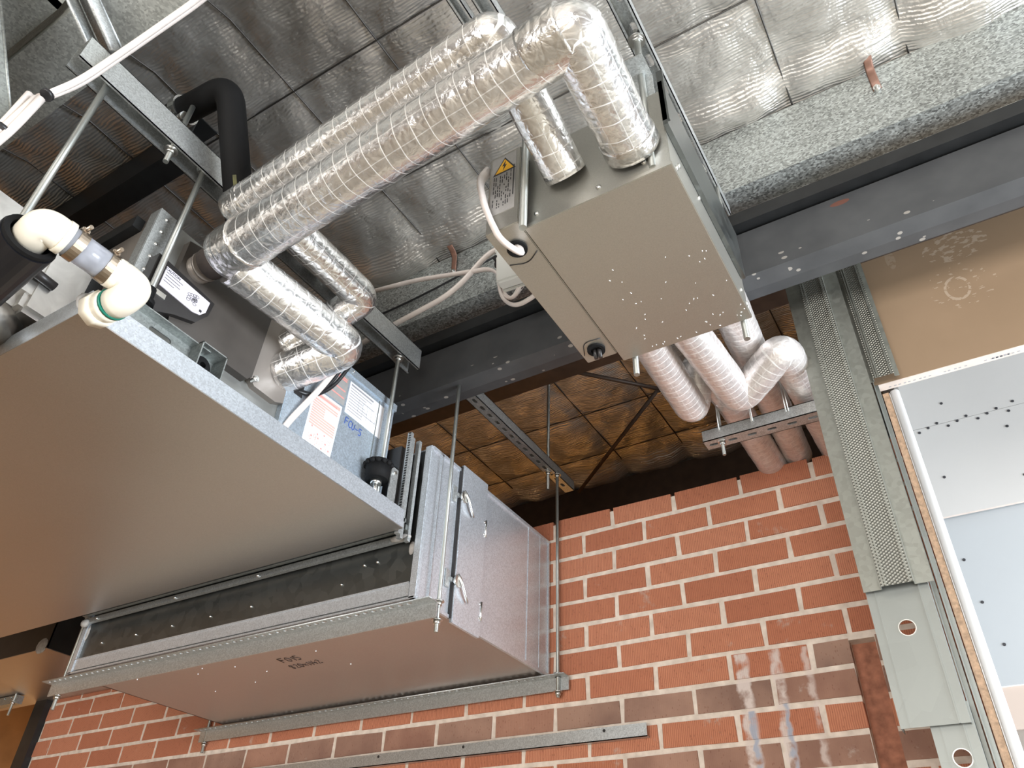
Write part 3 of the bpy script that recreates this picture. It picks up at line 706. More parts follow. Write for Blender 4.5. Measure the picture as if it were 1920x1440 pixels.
# inlet coupling of the first pipe
b = B(); b.tube([(-1.425, .722, 2.973), (-1.375, .722, 2.974)], .036, 24); b.tube([(-1.378, .722, 2.974), (-1.372, .722, 2.974)], .039, 24); b.tube([(-1.372, .722, 2.974), (-1.355, .722, 2.974)], .028, 20)
cp = obj('pipe_coupling', b, M['taupe'], F)
b = B(); b.tube([(-1.358, .722, 2.974), (-1.29, .722, 2.975)], .041, 24, jit=.01); obj('foam_sleeve', b, M['brown_foam'], cp)
# hanger brackets and mounts
b = B(); t_ = .003; y0, y1, z0, z1 = .770, .843, 2.690, 2.757
b.plate(rect(0, 0, y1 - y0, z1 - z0), [circ(.034, .030, .008)], t_, Matrix(((0, 0, 1, -1.395), (1, 0, 0, y0), (0, 1, 0, z0), (0, 0, 0, 1))))
b.box(-1.395, -1.345, y0, y0 + t_, z0 - .03, z1); b.box(-1.395, -1.345, y1 - t_, y1, z0 - .03, z1); b.box(-1.395, -1.345, y0, y1, z1 - t_, z1)
br = obj('hanger_bracket', b, M['galv_dark'], F)
b = B(); b.ringwall((-1.392, .803, 2.718), (-1.376, .803, 2.718), .025, .008); b.ringwall((-1.376, .803, 2.718), (-1.371, .803, 2.718), .020, .008); obj('rubber_grommet', b, M['rubber'], br)
b = B(); b.plate(rect(0, 0, .20, .05), [slot(.085, .024, .06, .016)], .003, Matrix(((0, 0, 1, -1.39), (1, 0, 0, .605), (0, 1, 0, 2.705), (0, 0, 0, 1))))
b.box(-1.39, -1.36, .605, .805, 2.752, 2.755)
obj('slotted_bracket', b, M['galv_dark'], F)
for (y, z) in ((.70, 2.762), (.742, 2.762), (.96, 2.79), (.615, 2.68)):
    b = B(); b.cyl((-1.40, y, z), (-1.378, y, z), .0055, 8); b.cyl((-1.386, y, z), (-1.381, y, z), .009, 6); obj('bolt', b, M['zinc'], F)
b = B(); b.cyl((-1.37, .618, 2.77), (-1.37, .618, 2.805), .016, 14); b.cyl((-1.37, .618, 2.758), (-1.37, .618, 2.77), .023, 14); obj('rubber_mount', b, M['rubber'], F)
b = B(); b.cyl((-1.365, 1.43, 2.735), (-1.365, 1.43, 2.785), .034, 22, .038)
for k in range(14):
    a = 2 * math.pi * k / 14; b.ball((-1.365 + .038 * math.cos(a), 1.43 + .038 * math.sin(a), 2.784), .0085)
b.cyl((-1.365, 1.43, 2.784), (-1.365, 1.43, 2.792), .04, 22)
mt = obj('rubber_mount', b, M['rubber'], F); tag(mt, 'black studded rubber mount')
b = B(); b.cyl((-1.365, 1.43, 2.722), (-1.365, 1.43, 2.735), .016, 16); b.cyl((-1.365, 1.43, 2.690), (-1.365, 1.43, 2.735), .007, 10); obj('mount_bolt', b, M['zinc'], mt)
b = B(); b.box(-1.336, -1.332, 1.452, 1.482, 2.64, 2.79); b.box(-1.40, -1.332, 1.452, 1.482, 2.787, 2.79); obj('mount_bracket', b, M['galv'], F)
for z in (2.77, 2.655):
    b = B(); b.cyl((-1.333, 1.467, z), (-1.327, 1.467, z), .0055, 8); obj('screw', b, M['zinc'], F)
# labels on the end panel
X0 = -1.4012
red = obj('warning_label', B().prism([(1.165, 2.908), (1.279, 2.912), (1.272, 2.731), (1.161, 2.735)], 'X', X0 - .001, X0), M['paper'], F); tag(red, 'white warning label printed in red')
b = B(); b.prism([(1.170, 2.900), (1.274, 2.904), (1.273, 2.892), (1.170, 2.888)], 'X', X0, X0 + .0005)
for k in range(11): b.box(X0, X0 + .0005, 1.170, 1.170 + (.05 if 1 < k < 6 else .098), 2.876 - k * .0082, 2.8818 - k * .0082)
for k in range(16):
    c = V((X0, 1.172 + random.random() * .09, 2.742 + random.random() * .04)); b.tube([c + V((0, .006 * math.cos(t * 1.05), .006 * math.sin(t * 1.05))) for t in range(7)], .0007, 4)
onto(red, b, M['ink_pink'])
b = B()
for (y, z) in ((1.185, 2.79), (1.21, 2.776), (1.235, 2.785), (1.19, 2.76), (1.215, 2.765), (1.245, 2.762), (1.26, 2.748), (1.233, 2.742)): b.ball((X0 + .0003, y, z), .0032, (.2, 1, 1))
b.box(X0 + .0003, X0 + .0008, 1.176, 1.26, 2.893, 2.897)
onto(red, b, M['ink_red'])
wl = obj('rating_label', B().prism([(1.292, 3.018), (1.452, 3.020), (1.452, 2.903), (1.291, 2.905)], 'X', X0 - .001, X0), M['paper'], F); tag(wl, 'white rating label with grey print')
b = B(); b.box(X0, X0 + .0005, 1.298, 1.40, 3.006, 3.012)
for k in range(9): b.box(X0, X0 + .0004, 1.298, 1.298 + random.uniform(.05, .13), 2.996 - k * .0098, 2.9985 - k * .0098)
for k in range(5): b.box(X0, X0 + .0004, 1.34 + .02 * k, 1.341 + .02 * k, 2.925, 2.98)
onto(wl, b, M['ink_grey'])
gl = obj('info_label', B().prism([(1.205, 3.018), (1.285, 3.020), (1.283, 2.920), (1.200, 2.918)], 'X', X0 - .001, X0), M['paper_grey'], F); tag(gl, 'grey film label with red lines')
b = B()
for k, c in enumerate((3.008, 3.001, 2.965, 2.940)): b.box(X0, X0 + .0005, 1.235 - .01 * (k % 2), 1.278, c, c + .004)
onto(gl, b, M['ink_red'])
b = B(); hand(b, 'FCU-5', (X0 + .0006, 1.299, 2.868), (0, 1, -.08), (0, .08, 1), .024, .0012, gap=1.25)
tag(obj('marker_writing', b, M['ink_blue'], F), 'blue handwritten marker letters FCU-5')
b = B(); b.box(X0 - .001, X0 + .0015, 1.425, 1.428, 2.70, 3.03); obj('panel_seam', b, M['galv_dark'], F)
b = B(); b.box(-1.405, -1.400, 1.098, 1.128, 2.845, 2.885); obj('cable_entry', b, M['black_plastic'], F)
b = B(); b.cyl((-1.405, 1.095, 2.705), (-1.398, 1.095, 2.705), .018, 16); obj('cable_entry', b, M['black_plastic'], F)
for (y, z) in ((1.29, 3.05), (1.47, 3.05), (1.075, 2.71)):
    b = B(); b.ball((-1.395, y, z), .004); obj('screw', b, M['zinc'], F)
# sealant round the drain socket
b = B(); b.ball((-1.313, .512, 2.627), .046, (.10, .9, .7)); obj('sealant', b, M['sealant'], F)

# foil-wrapped return plenum joined to the near side
P = thing('return_air_plenum', 'foil-wrapped return air plenum at far left, behind the cream drain elbow', 'duct', (-2.4, .15, 2.70))
b = B(); b.box(-3.45, -1.545, -.55, .57, 2.715, 2.955, .03)
obj('foil_jacket', b, M['foil_wrap'], P)
b = B(); b.box(-1.62, -1.54, .46, .575, 2.70, 2.96, .012); obj('tape_band', b, M['foil_wrap'], P)
b = B(); b.tube([(-1.53, .44, 2.79), (-1.53, .50, 2.785)], .011, 10); obj('hole_plug', b, M['black_plastic'], P)
b = B(); b.box(-1.66, -1.55, .56, .60, 2.70, 2.985); obj('spigot_flange', b, M['black_steel'], P)
b = B(); b.tube([(-1.75, .10, 2.675), (-1.60, .44, 2.68), (-1.63, .48, 2.69)], .045, 14, .05); tag(obj('foil_bag', b, M['foil_wrap'], P), 'bulging foil fold at the bottom edge')

# ------------------------------------------------------------------ drain pipe
D = thing('drain_pipe', 'cream drain pipe with clear hose and clamps leaving the fan coil tray corner', 'drain pipe', (-1.25, .45, 2.6))
b = B(); b.tube([(-1.312, .512, 2.622), (-1.282, .513, 2.620)], .036, 8); b.tube([(-1.285, .513, 2.620), (-1.256, .515, 2.617)], .032, 22); obj('socket', b, M['pvc'], D)
b = B(); b.tube([(-1.258, .515, 2.617), (-1.252, .515, 2.617)], .0325, 22); tag(obj('primer_ring', b, M['primer'], D), 'green primer ring')
b = B(); b.tube([(-1.253, .515, 2.617), (-1.228, .518, 2.618), (-1.205, .522, 2.640), (-1.226, .500, 2.662), (-1.232, .478, 2.662)], .0305, 24, .028, 8); b.tube([(-1.230, .492, 2.662), (-1.233, .474, 2.662)], .0325, 24); obj('lower_elbow', b, M['pvc'], D)
b = B(); b.tube([(-1.232, .484, 2.662), (-1.242, .378, 2.668)], .0295, 24); obj('clear_hose', b, M['clear'], D)
b = B(); b.tube([(-1.233, .480, 2.662), (-1.236, .448, 2.664)], .0265, 22); b.tube([(-1.239, .410, 2.666), (-1.2425, .372, 2.668)], .0265, 22); obj('hose_insert', b, M['white_plastic'], D)
for y, z in ((.466, 2.663), (.402, 2.667)):
    x = -1.233 - .1 * (.47 - y)
    b = B(); b.ringwall((x, y + .009, z), (x - .001, y - .009, z + .001), .0325, .0296, 28)
    cl = obj('hose_clamp', b, M['clamp'], D)
    b = B(); b.box(x - .012, x + .012, y - .008, y + .008, z + .032, z + .043, .002); b.tube([(x - .022, y, z + .038), (x + .026, y, z + .038)], .0045, 8); obj('clamp_screw', b, M['clamp'], cl)
b = B(); b.tube([(-1.2415, .382, 2.668), (-1.2445, .340, 2.670), (-1.320, .347, 2.652)], .0325, 24, .055, 10); b.tube([(-1.2413, .384, 2.668), (-1.2422, .372, 2.668)], .0345, 24); obj('upper_elbow', b, M['pvc'], D)
S = thing('pipe_sleeve', 'glossy black insulation sleeve over the drain elbow at the left edge', 'pipe insulation', (-1.5, .32, 2.6))
b = B(); b.ringwall((-1.292, .345, 2.658), (-1.69, .366, 2.566), .053, .038, 28); obj('outer_tube', b, M['rubber_shiny'], S)
b = B(); b.ringwall((-1.284, .3445, 2.660), (-1.292, .345, 2.658), .050, .039, 28); obj('cut_end', b, M['rubber'], S)
# ------------------------------------------------------------------ supply duct and its connector
K = thing('flexible_connector', 'ribbed grey connector strips joining the fan coil unit to the duct', 'duct connector', (-2.1, 1.55, 2.6))
b = B(); b.box(-2.83, -1.36, 1.512, 1.585, 2.675, 2.90); obj('fabric_sleeve', b, M['black_plastic'], K)
for k, (y, z, h) in enumerate(((1.545, 2.655, .012), (1.56, 2.635, .016), (1.575, 2.612, .018))):
    b = B(); b.box(-2.86, -1.345, y, y + .014, z, z + h); obj('cleat', b, M['galv_dark'] if k < 2 else M['galv'], K)
for k, x in enumerate((-1.338, -1.352, -1.345)):
    b = B(); b.box(x - .007, x + .007, 1.515 + .026 * k, 1.527 + .026 * k, 2.60, 2.945); obj('side_cleat', b, M['galv'], K)
b = B()
for k in range(32): b.box(-1.34, -1.332, 1.514, 1.519, 2.66 + .009 * k, 2.665 + .009 * k)
obj('stitching', b, M['black_plastic'], K)
b = B(); b.ball((-1.37, 1.575, 2.618), .034, (1.1, .45, .30)); obj('sealant', b, M['sealant'], K)
b = B(); b.ball((-2.85, 1.575, 2.612), .026, (.8, .5, .6)); obj('sealant', b, M['sealant'], K)
for x in (-2.78, -2.35, -1.95): 
    b = B(); b.ball((x, 1.572, 2.618), .005); obj('screw', b, M['zinc'], K)

U = thing('supply_duct', 'galvanised duct box fixed to the brick wall, with handwriting on its underside', 'duct', (-2.09, 1.98, 2.433))
b = B(); b.box(-2.875, -1.312, 1.60, 2.352, 2.433, 2.436); und = tag(obj('underside', b, M['sheet'], U), 'brownish mirror-like underside')
b = B(); b.box(-1.316, -1.310, 1.60, 2.352, 2.433, 2.930); obj('side_panel', b, M['galv_duct'], U)
b = B(); b.box(-2.875, -2.870, 1.60, 2.352, 2.433, 2.930); obj('left_panel', b, M['galv_duct'], U)
b = B(); b.box(-2.875, -1.310, 1.60, 2.352, 2.925, 2.930); obj('top_panel', b, M['galv_duct'], U)
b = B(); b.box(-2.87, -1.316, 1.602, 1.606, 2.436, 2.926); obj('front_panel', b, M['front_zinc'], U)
b = B(); b.box(-2.86, -1.335, 1.596, 1.602, 2.445, 2.482); b.box(-2.86, -1.335, 1.592, 1.602, 2.482, 2.4855); obj('front_band', b, M['galv_duct'], U)
b = B(); b.box(-2.875, -1.312, 1.592, 1.604, 2.433, 2.439); b.box(-1.332, -1.306, 1.592, 1.606, 2.433, 2.935, .002); b.box(-2.88, -2.855, 1.592, 1.606, 2.433, 2.935, .002); obj('front_frame', b, M['galv_duct'], U)
b = B(); b.box(-1.312, -1.304, 1.65, 1.655, 2.44, 2.93); b.box(-1.313, -1.304, 1.60, 2.352, 2.430, 2.440); b.box(-1.313, -1.304, 1.60, 2.352, 2.924, 2.934); b.box(-1.313, -1.305, 2.345, 2.353, 2.433, 2.93); b.box(-1.311, -1.3075, 2.20, 2.204, 2.44, 2.925); b.box(-1.311, -1.3085, 2.285, 2.288, 2.44, 2.925); obj('folded_seam', b, M['galv_duct'], U)
for k, x in enumerate((-2.74, -2.55, -2.36, -2.17, -1.98, -1.60, -1.52, -1.47)):
    b = B(); b.ball((x, 1.601, 2.53 + (.045 if k > 5 else 0)), .0048); obj('screw', b, M['zinc'], U)
b = B(); b.box(-1.3105, -1.300, 1.752, 1.757, 2.43, 2.94); tag(obj('door_gap', b, M['black_plastic'], U), 'dark gap beside the access door')
dr = obj('access_door', B().box(-1.308, -1.296, 1.758, 1.902, 2.418, 2.948, .0015), M['galv_duct'], U)
for z in (2.83, 2.545):
    b = B(); b.cyl((-1.297, 1.768, z), (-1.288, 1.768, z), .019, 18); b.tube([(-1.290, 1.762, z + .02), (-1.282, 1.776, z - .005), (-1.284, 1.80, z - .038), (-1.288, 1.816, z - .05)], .0048, 8, .01, 4, flat=.7)
    obj('latch', b, M['zinc'], dr)
    b = B(); b.box(-1.309, -1.305, 1.722, 1.742, z - .028, z + .028, .001); b.box(-1.309, -1.300, 1.738, 1.768, z - .006, z + .006); obj('latch_keeper', b, M['galv'], U)
for z in (2.78, 2.50):
    b = B(); b.cyl((-1.296, 1.902, z - .03), (-1.296, 1.902, z + .03), .004, 8); b.ball((-1.298, 1.895, z + .022), .005); b.ball((-1.298, 1.895, z - .022), .005); obj('hinge', b, M['zinc'], dr)
b = B(); hand(b, 'FO15', (-2.043, 1.842, 2.4325), (1, 0.02, 0), (0.05, -1, 0), .037, .0013, gap=1.35)
hand(b, '820x1142', (-2.058, 1.905, 2.4325), (1, -.04, 0), (0.0, -1, 0), .033, .0012, gap=1.2)
tag(obj('marker_writing', b, M['marker'], U), 'dark handwritten marker reading FO15 and 820x1142')
b = B()
for k in range(9): b.ball((-2.85 + random.random() * 1.3, 1.68 + random.random() * .3, 2.4325), .0022)
onto(und, b, M['white_gloss'])
for c, r, k in (((-2.858, 1.600, 2.585), .022, (.6, .2, 1.5)), ((-2.866, 1.600, 2.52), .014, (.4, .3, 2.4)), ((-1.345, 1.600, 2.592), .018, (.6, .2, 1.2))):
    b = B(); b.ball(c, r, k); obj('sealant', b, M['sealant'], U)

def rail(y, x0, x1, label, flip=1):
    t = thing('support_rail', label, 'support rail', ((x0 + x1) / 2, y, 2.378), 'slotted rails under the duct')
    b = B(); b.box(x0, x1, y - .002, y + .002, 2.378, 2.420); obj('upright_leg', b, M['galv'], t)
    b = B(); ln = x1 - x0; ya, yb = (y + .002, y + .04) if flip > 0 else (y - .002, y - .04)
    hs = [slot(.03 + .031 * k, .014, .018, .010, 3) for k in range(int((ln - .05) / .031))]
    m = Matrix(((1, 0, 0, x0), (0, 1, 0, min(ya, yb)), (0, 0, 1, 2.420), (0, 0, 0, 1)))
    b.plate(rect(0, 0, ln, .038), hs, .003, m); obj('slotted_leg', b, M['galv'], t)
rail(1.622, -3.0, -1.25, 'slotted steel rail under the front edge of the duct', -1)
rail(2.342, -3.02, -1.225, 'slotted steel rail under the wall end of the duct', -1)
R = thing('wall_rail', 'long galvanised rail screwed along the brown brick course', 'rail', (-1.7, 2.34, 2.205))
b = B(); b.box(-2.75, -.958, 2.335, 2.357, 2.207, 2.2095); b.box(-2.75, -.958, 2.335, 2.338, 2.207, 2.246); obj('angle', b, M['galv'], R)
for x in (-2.0, -1.63, -1.10):
    b = B(); b.cyl((x, 2.334, 2.236), (x, 2.337, 2.236), .005, 10); obj('screw_hole', b, M['black_plastic'], R)

# second duct further left
W = thing('side_duct', 'second duct at far left behind the fan coil unit, orange-tinted underside', 'duct', (-4.4, 2.1, 2.70))
b = B(); b.box(-5.6, -3.55, 1.835, 2.36, 2.705, 2.708); obj('underside', b, M['sheet'], W)
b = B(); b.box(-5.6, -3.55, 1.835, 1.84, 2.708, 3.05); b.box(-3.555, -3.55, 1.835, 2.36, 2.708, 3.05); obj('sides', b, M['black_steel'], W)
b = B(); b.ball((-3.60, 1.838, 2.725), .045, (1.0, .2, .8)); obj('sealant', b, M['sealant'], W)
b = B(); b.box(-5.5, -4.35, 2.20, 2.235, 2.66, 2.70)
for k in range(10): b.ball((-4.40 - .06 * k, 2.198, 2.69), .005)
tag(obj('support_rail', b, M['galv_dark']), 'dull slotted rail under the side duct at the left edge', 'support rail', 'slotted rails under the duct')
threaded_rod('thin rod through the end of the left-edge rail under the side duct', -4.37, 2.20, 2.60, 3.2, (2.66,))

# sheet-metal pieces at the upper left edge
b = B(); b.box(-3.4, -1.56, -.9, .20, 3.545, 3.57); b.box(-1.565, -1.56, -.9, .2, 3.545, 3.74)
tag(obj('overhead_duct', b, M['galv_top']), 'dull grey duct underside at the top left corner', 'duct')
b = B(); b.prism([(.242, 3.00), (.098, 3.26), (-.08, 3.54), (-.45, 3.54), (.0, 2.93)], 'X', -2.2, -1.432); b.tube([(-1.432, .243, 2.998), (-1.432, .097, 3.262)], .0035, 6)
tag(obj('hanging_duct', b, M['galv_dark']), 'dark sloping sheet-metal duct edge at the upper left border', 'duct')

# ------------------------------------------------------------------ hung refrigerant branch box
X = thing('branch_selector_box', 'square zinc sheet box hung on four rods, pipes entering both ends', 'refrigerant branch box', (-.41, 1.16, 2.85))
b = B(); b.box(-.568, -.247, .921, 1.405, 2.862, 3.115, .002); obj('casing', b, M['sheet_box'], X)
b = B(); b.box(-.571, -.243, .915, 1.410, 2.850, 2.862, .0015); bp = obj('bottom_panel', b, M['sheet_box'], X)
b = B()
for k in range(46):
    x, y = -.25 - random.random() ** 1.3 * .28, 1.40 - random.random() ** 1.6 * .30
    b.tube([(x, y, 2.8497), (x + random.uniform(-.004, .004), y + random.uniform(.001, .005), 2.8497)], .0009, 4)
onto(bp, b, M['white_gloss'])
b = B(); b.box(-.655, -.5735, .893, 1.378, 2.852, 3.115, .002); cb = obj('control_box', b, M['sheet_box'], X)
b = B(); b.box(-.575, -.571, .90, 1.39, 2.86, 3.10); obj('seam_gap', b, M['black_plastic'], X)
for (y, nm) in ((.955, 0), (1.337, 1)):
    b = B(); b.ringwall((-.612, y, 2.846), (-.612, y, 2.856), .0225, .014, 24); b.cyl((-.612, y, 2.8515), (-.612, y, 2.8525), .015, 20); obj('grommet', b, M['rubber'], cb)
b = B(); b.tube([(-.652, .99, 2.851), (-.612, 1.005, 2.851), (-.578, .982, 2.851)], .0012, 4, .02); obj('knockout_edge', b, M['black_plastic'], cb)
b = B(); b.tube([(-.648, 1.345, 2.851), (-.63, 1.30, 2.851), (-.585, 1.305, 2.851)], .0012, 4, .02); obj('knockout_edge', b, M['black_plastic'], cb)
b = B(); b.tube([(-.618, 1.337, 2.862), (-.616, 1.345, 2.828)], .0055, 8); b.tube([(-.606, 1.337, 2.862), (-.604, 1.344, 2.826)], .0055, 8); obj('cut_cable', b, M['black_plastic'], cb)
pl = obj('rating_label', B().box(-.648, -.584, .8915, .8932, 2.905, 3.105), M['paper_grey'], cb)
b = B(); Y = .8912
for k in range(9):
    z = 2.925 + random.random() * .01
    while z < 3.035:
        l = random.uniform(.003, .014)
        if random.random() < .7: b.box(-.641 + .0055 * k, -.6392 + .0055 * k, Y - .0004, Y, z, z + l)
        z += l + .004
b.box(-.590, -.5875, Y - .0004, Y, 2.95, 3.055)
tr = lambda s: [(-.614 + s * -.026, 3.062 - s * .017), (-.614 + s * .026, 3.062 - s * .017 + 0), (-.614, 3.062 + s * .030)]
b.prism(tr(1.15), 'Y', Y - .0003, Y + .0002); onto(pl, b, M['ink'])
b = B(); b.prism(tr(.92), 'Y', Y - .0007, Y - .0002); onto(pl, b, M['yellow'])
b = B(); b.prism([(-.611, 3.083), (-.620, 3.066), (-.615, 3.066), (-.618, 3.050), (-.608, 3.068), (-.613, 3.068)], 'Y', Y - .0011, Y - .0006); onto(pl, b, M['ink'])
for (x, z) in ((-.545, 2.89), (-.40, 2.885), (-.30, 2.90)):
    b = B(); b.ball((x, .920, z), .006, (1, .6, 1)); obj('screw', b, M['zinc'], X)
for (y, z) in ((.955, 2.885), (.975, 2.915), (1.10, 2.95), (1.36, 2.90), (1.395, 2.885)):
    b = B(); b.ball((-.246, y, z), .006, (.6, 1, 1)); obj('screw', b, M['zinc'], X)
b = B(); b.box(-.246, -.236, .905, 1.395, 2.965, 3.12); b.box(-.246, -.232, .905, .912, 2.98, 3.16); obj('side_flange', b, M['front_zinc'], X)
for (x, y) in ((-.284, .905), (-.562, .895)):
    b = B(); b.box(x - .028, x + .022, y - .03, y + .03, 3.205, 3.208); b.box(x - .028, x + .022, y + .027, y + .03, 3.09, 3.208); obj('hanger_lug', b, M['galv'], X)

# ------------------------------------------------------------------ foil-lagged pipes
def lag(name, label, pts, r, fillet, mat, r2=None, ends=(), cat='insulated pipe', group='foil-lagged pipes', jit=.006, collars=()):
    t = thing(name, label, cat, pts[0], group)
    bul = lambda s: 1 + .008 * math.sin(s * 61) + .006 * math.sin(s * 143 + 1)
    obj('foil_jacket', B().tube(pts, r, 32, fillet, 9, r2=r2, jit=jit, step=.012, bulge=bul), mat, t)
    for (p0, p1, rr) in collars:
        obj('tape_collar', B().tube([p0, p1], rr, 30, jit=.02, step=.006), M['foil_plain'], t)
    return t
lag('lagged_pipe', 'thick foil-lagged pipe crossing the picture from box to fan coil unit, front one',
    [(-.318, .912, 2.948), (-.308, .640, 2.955), (-1.300, .722, 2.975)], .0555, .012, M['foil'], .063, collars=(((-.318, .912, 2.948), (-.316, .878, 2.949), .0585), ((-.314, .635, 2.955), (-.40, .645, 2.956), .0575), ((-1.215, .713, 2.972), (-1.275, .720, 2.975), .0645)))
lag('lagged_pipe', 'thinner foil-lagged pipe running behind the thick front one',
    [(-.470, .912, 2.962), (-.478, .628, 3.088), (-1.268, .690, 3.092)], .0455, .02, M['foil'], .050, collars=(((-.484, .630, 3.088), (-.56, .637, 3.089), .048), ((-1.215, .686, 3.092), (-1.275, .690, 3.092), .0505)))
lag('lagged_pipe', 'foil-lagged branch dropping from the front pipe end to the fan coil side, nearer one',
    [(-1.287, .745, 2.962), (-1.243, 1.105, 2.945), (-1.425, 1.055, 2.885)], .058, .035, M['foil'], .056)
lag('lagged_pipe', 'foil-lagged branch to the fan coil side tucked behind the nearer branch',
    [(-1.196, .74, 3.092), (-1.196, 1.088, 3.092), (-1.425, 1.045, 2.975)], .048, .03, M['foil'], .044)
# beyond the box
lag('lagged_pipe', 'leftmost foil-lagged pipe leaving the far end of the box, doubling up towards the wall',
    [(-.535, 1.405, 2.975), (-.550, 1.885, 2.990), (-.492, 1.800, 3.105), (-.462, 2.0, 3.072), (-.447, 2.40, 3.040)], .048, .04, M['foil_far'])
lag('lagged_pipe', 'foil-lagged pipe with an upward zigzag to the right, lowest of those leaving the box',
    [(-.437, 1.405, 2.980), (-.405, 1.875, 2.978), (-.245, 1.765, 3.022), (-.238, 2.0, 3.035), (-.236, 2.40, 3.050)], .050, .045, M['foil_far'])
lag('lagged_pipe', 'foil-lagged pipe with a tape seam, passing above and behind the zigzag one',
    [(-.320, 1.405, 3.085), (-.346, 1.89, 3.100), (-.360, 2.40, 3.062)], .055, .02, M['foil_far'], .046, collars=(((-.344, 1.86, 3.10), (-.346, 1.875, 3.10), .0515),))
# pipe clips of the channel
for x, y, lb in ((-.455, 1.97, 'left'), (-.352, 1.97, 'middle'), (-.245, 1.97, 'right')):
    b = B()
    pts = [(x + .050 * math.cos(a), 2.0 - .03, 3.05 + .052 * math.sin(a)) for a in [math.pi * k / 12 for k in range(13)]]
    b.tube([(x + .050, 1.97, 2.955)] + pts + [(x - .050, 1.97, 2.955)], .0019, 6)
    tag(obj('pipe_clip', b, M['zinc']), 'wire pipe clip round the %s foil pipe on the pipe-carrying channel' % lb, 'pipe clip', 'pipe clips on the channel')

# black insulated pipe with its clamp
Q = thing('black_insulated_pipe', 'black foam-insulated pipe bending down beside the long channel', 'insulated pipe', (-1.25, .6, 3.1))
b = B(); b.tube([(-1.475, .535, 3.445), (-1.263, .545, 3.432), (-1.300, .760, 3.02)], .036, 26, .058, 12); fj = obj('foam_jacket', b, M['rubber'], Q)
b = B()
for k in range(3):
    p = V((-1.286, .678, 3.178)).lerp(V((-1.297, .742, 3.055)), k / 2.2)
    d = V((-.037, .215, -.41)).normalized(); n_ = V((.55, -.62, -.38)); n_ = (n_ - d * n_.dot(d)).normalized()
    b.box(-.016, .016, -.0045, .0045, 0, .0008, 0, ax(p + n_ * .0358, d, n_.cross(d)))
onto(fj, b, M['yellow_print'])
T = thing('pipe_clamp', 'zinc two-bolt clamp on the end of the black insulated pipe', 'pipe clamp', (-1.43, .53, 3.40))
b = B(); b.ringwall((-1.452, .536, 3.444), (-1.428, .537, 3.443), .042, .037, 26); obj('band', b, M['zinc'], T)
for s in (-1, 1):
    b = B(); c = V((-1.44, .536 + s * .02, 3.443 + s * .05)); b.box(c.x - .012, c.x + .012, c.y - .004, c.y + .018, c.z - .006, c.z + .012, .002); b.tube([c + V((0, -.022, .004)), c + V((0, .03, .004))], .0045, 8); b.tube([c + V((0, -.018, .004)), c + V((0, -.010, .004))], .009, 6); obj('ear_bolt', b, M['zinc'], T)
b = B(); b.tube([(-1.40, .530, 3.385), (-1.44, .535, 3.405)], .012, 8); obj('boss', b, M['zinc'], T)

# ------------------------------------------------------------------ cables
def cable(name, label, paths, r, mat, flat=1.0, up=None, fillet=.05, group='white cables', ties=(), cat='cable'):
    t = thing(name, label, cat, paths[0][0], group)
    for p in paths:
        b = B(); b.tube(p, r, 10, fillet, 8, flat=flat, up=up); obj('strand', b, mat, t)
    for (c, d, rr) in ties:
        c = V(c); d = V(d).normalized()
        b = B(); b.tube([c - d * .004, c + d * .004], rr, 14); tag(obj('cable_tie', b, M['cable_tie'], t), 'black cable tie')
    return t
cable('cable', 'white flat cable running down from the top edge to the tied bundle at upper left',
      [[(-.30, .34, 3.496), (-.95, .345, 3.478), (-1.16, .355, 3.445), (-1.295, .322, 3.300), (-1.333, .284, 3.125), (-1.320, .250, 3.022)], [(-.30, .325, 3.494), (-.94, .335, 3.468), (-1.15, .345, 3.432), (-1.283, .314, 3.290), (-1.321, .276, 3.115), (-1.315, .243, 3.012)]], .0075, M['cable'], ties=(((-1.318, .243, 3.012), (.1, .3, 1), .0135),))
cable('cable', 'wide white cable bundle with a tie at the left edge below the dark duct corner',
      [[(-1.325, .240, 3.000), (-1.35, .235, 2.90), (-1.36, .20, 2.68), (-1.52, -.75, 2.60)], [(-1.338, .235, 3.005), (-1.362, .225, 2.90), (-1.372, .195, 2.68), (-1.532, -.75, 2.60)], [(-1.355, .225, 3.02), (-1.372, .222, 2.92), (-1.384, .19, 2.68), (-1.542, -.75, 2.60)],
       [(-1.345, .24, 3.02), (-1.37, .25, 3.055), (-1.385, .245, 3.03), (-1.375, .24, 2.96)]], .0085, M['cable'], fillet=.04, ties=(((-1.362, .222, 2.895), (-.1, -.1, -1), .019),))
cable('cable', 'white flat cable looped from the junction box up across the purlin, upper of two',
      [[(-.90, 1.44, 3.33), (-.965, 1.43, 3.355), (-1.01, 1.43, 3.43), (-1.09, 1.43, 3.455), (-1.33, 1.43, 3.535), (-1.60, 1.42, 3.58)]], .0095, M['cable'], flat=.55, fillet=.08)
cable('cable', 'white flat cable from the junction box to the long channel, lower of the two',
      [[(-.92, 1.44, 3.46), (-.99, 1.43, 3.515), (-1.04, 1.43, 3.50), (-1.16, 1.43, 3.39), (-1.40, 1.44, 3.37), (-1.60, 1.44, 3.33)]], .0105, M['cable'], flat=.55, fillet=.08)
cable('cable', 'white flat cable hanging from the left side of the hung box into its grommet',
      [[(-.665, .90, 3.09), (-.668, .872, 3.02), (-.640, .868, 2.90), (-.606, .880, 2.800), (-.590, .935, 2.803), (-.610, .956, 2.858)]], .0118, M['cable'], flat=.6, fillet=.05)
cable('cable', 'white flat cable slanting down the fan coil end panel into a slot', [[(-1.33, 1.20, 3.04), (-1.372, 1.165, 2.90), (-1.392, 1.10, 2.75), (-1.405, 1.088, 2.70)]], .0095, M['cable'], flat=.5, fillet=.08)
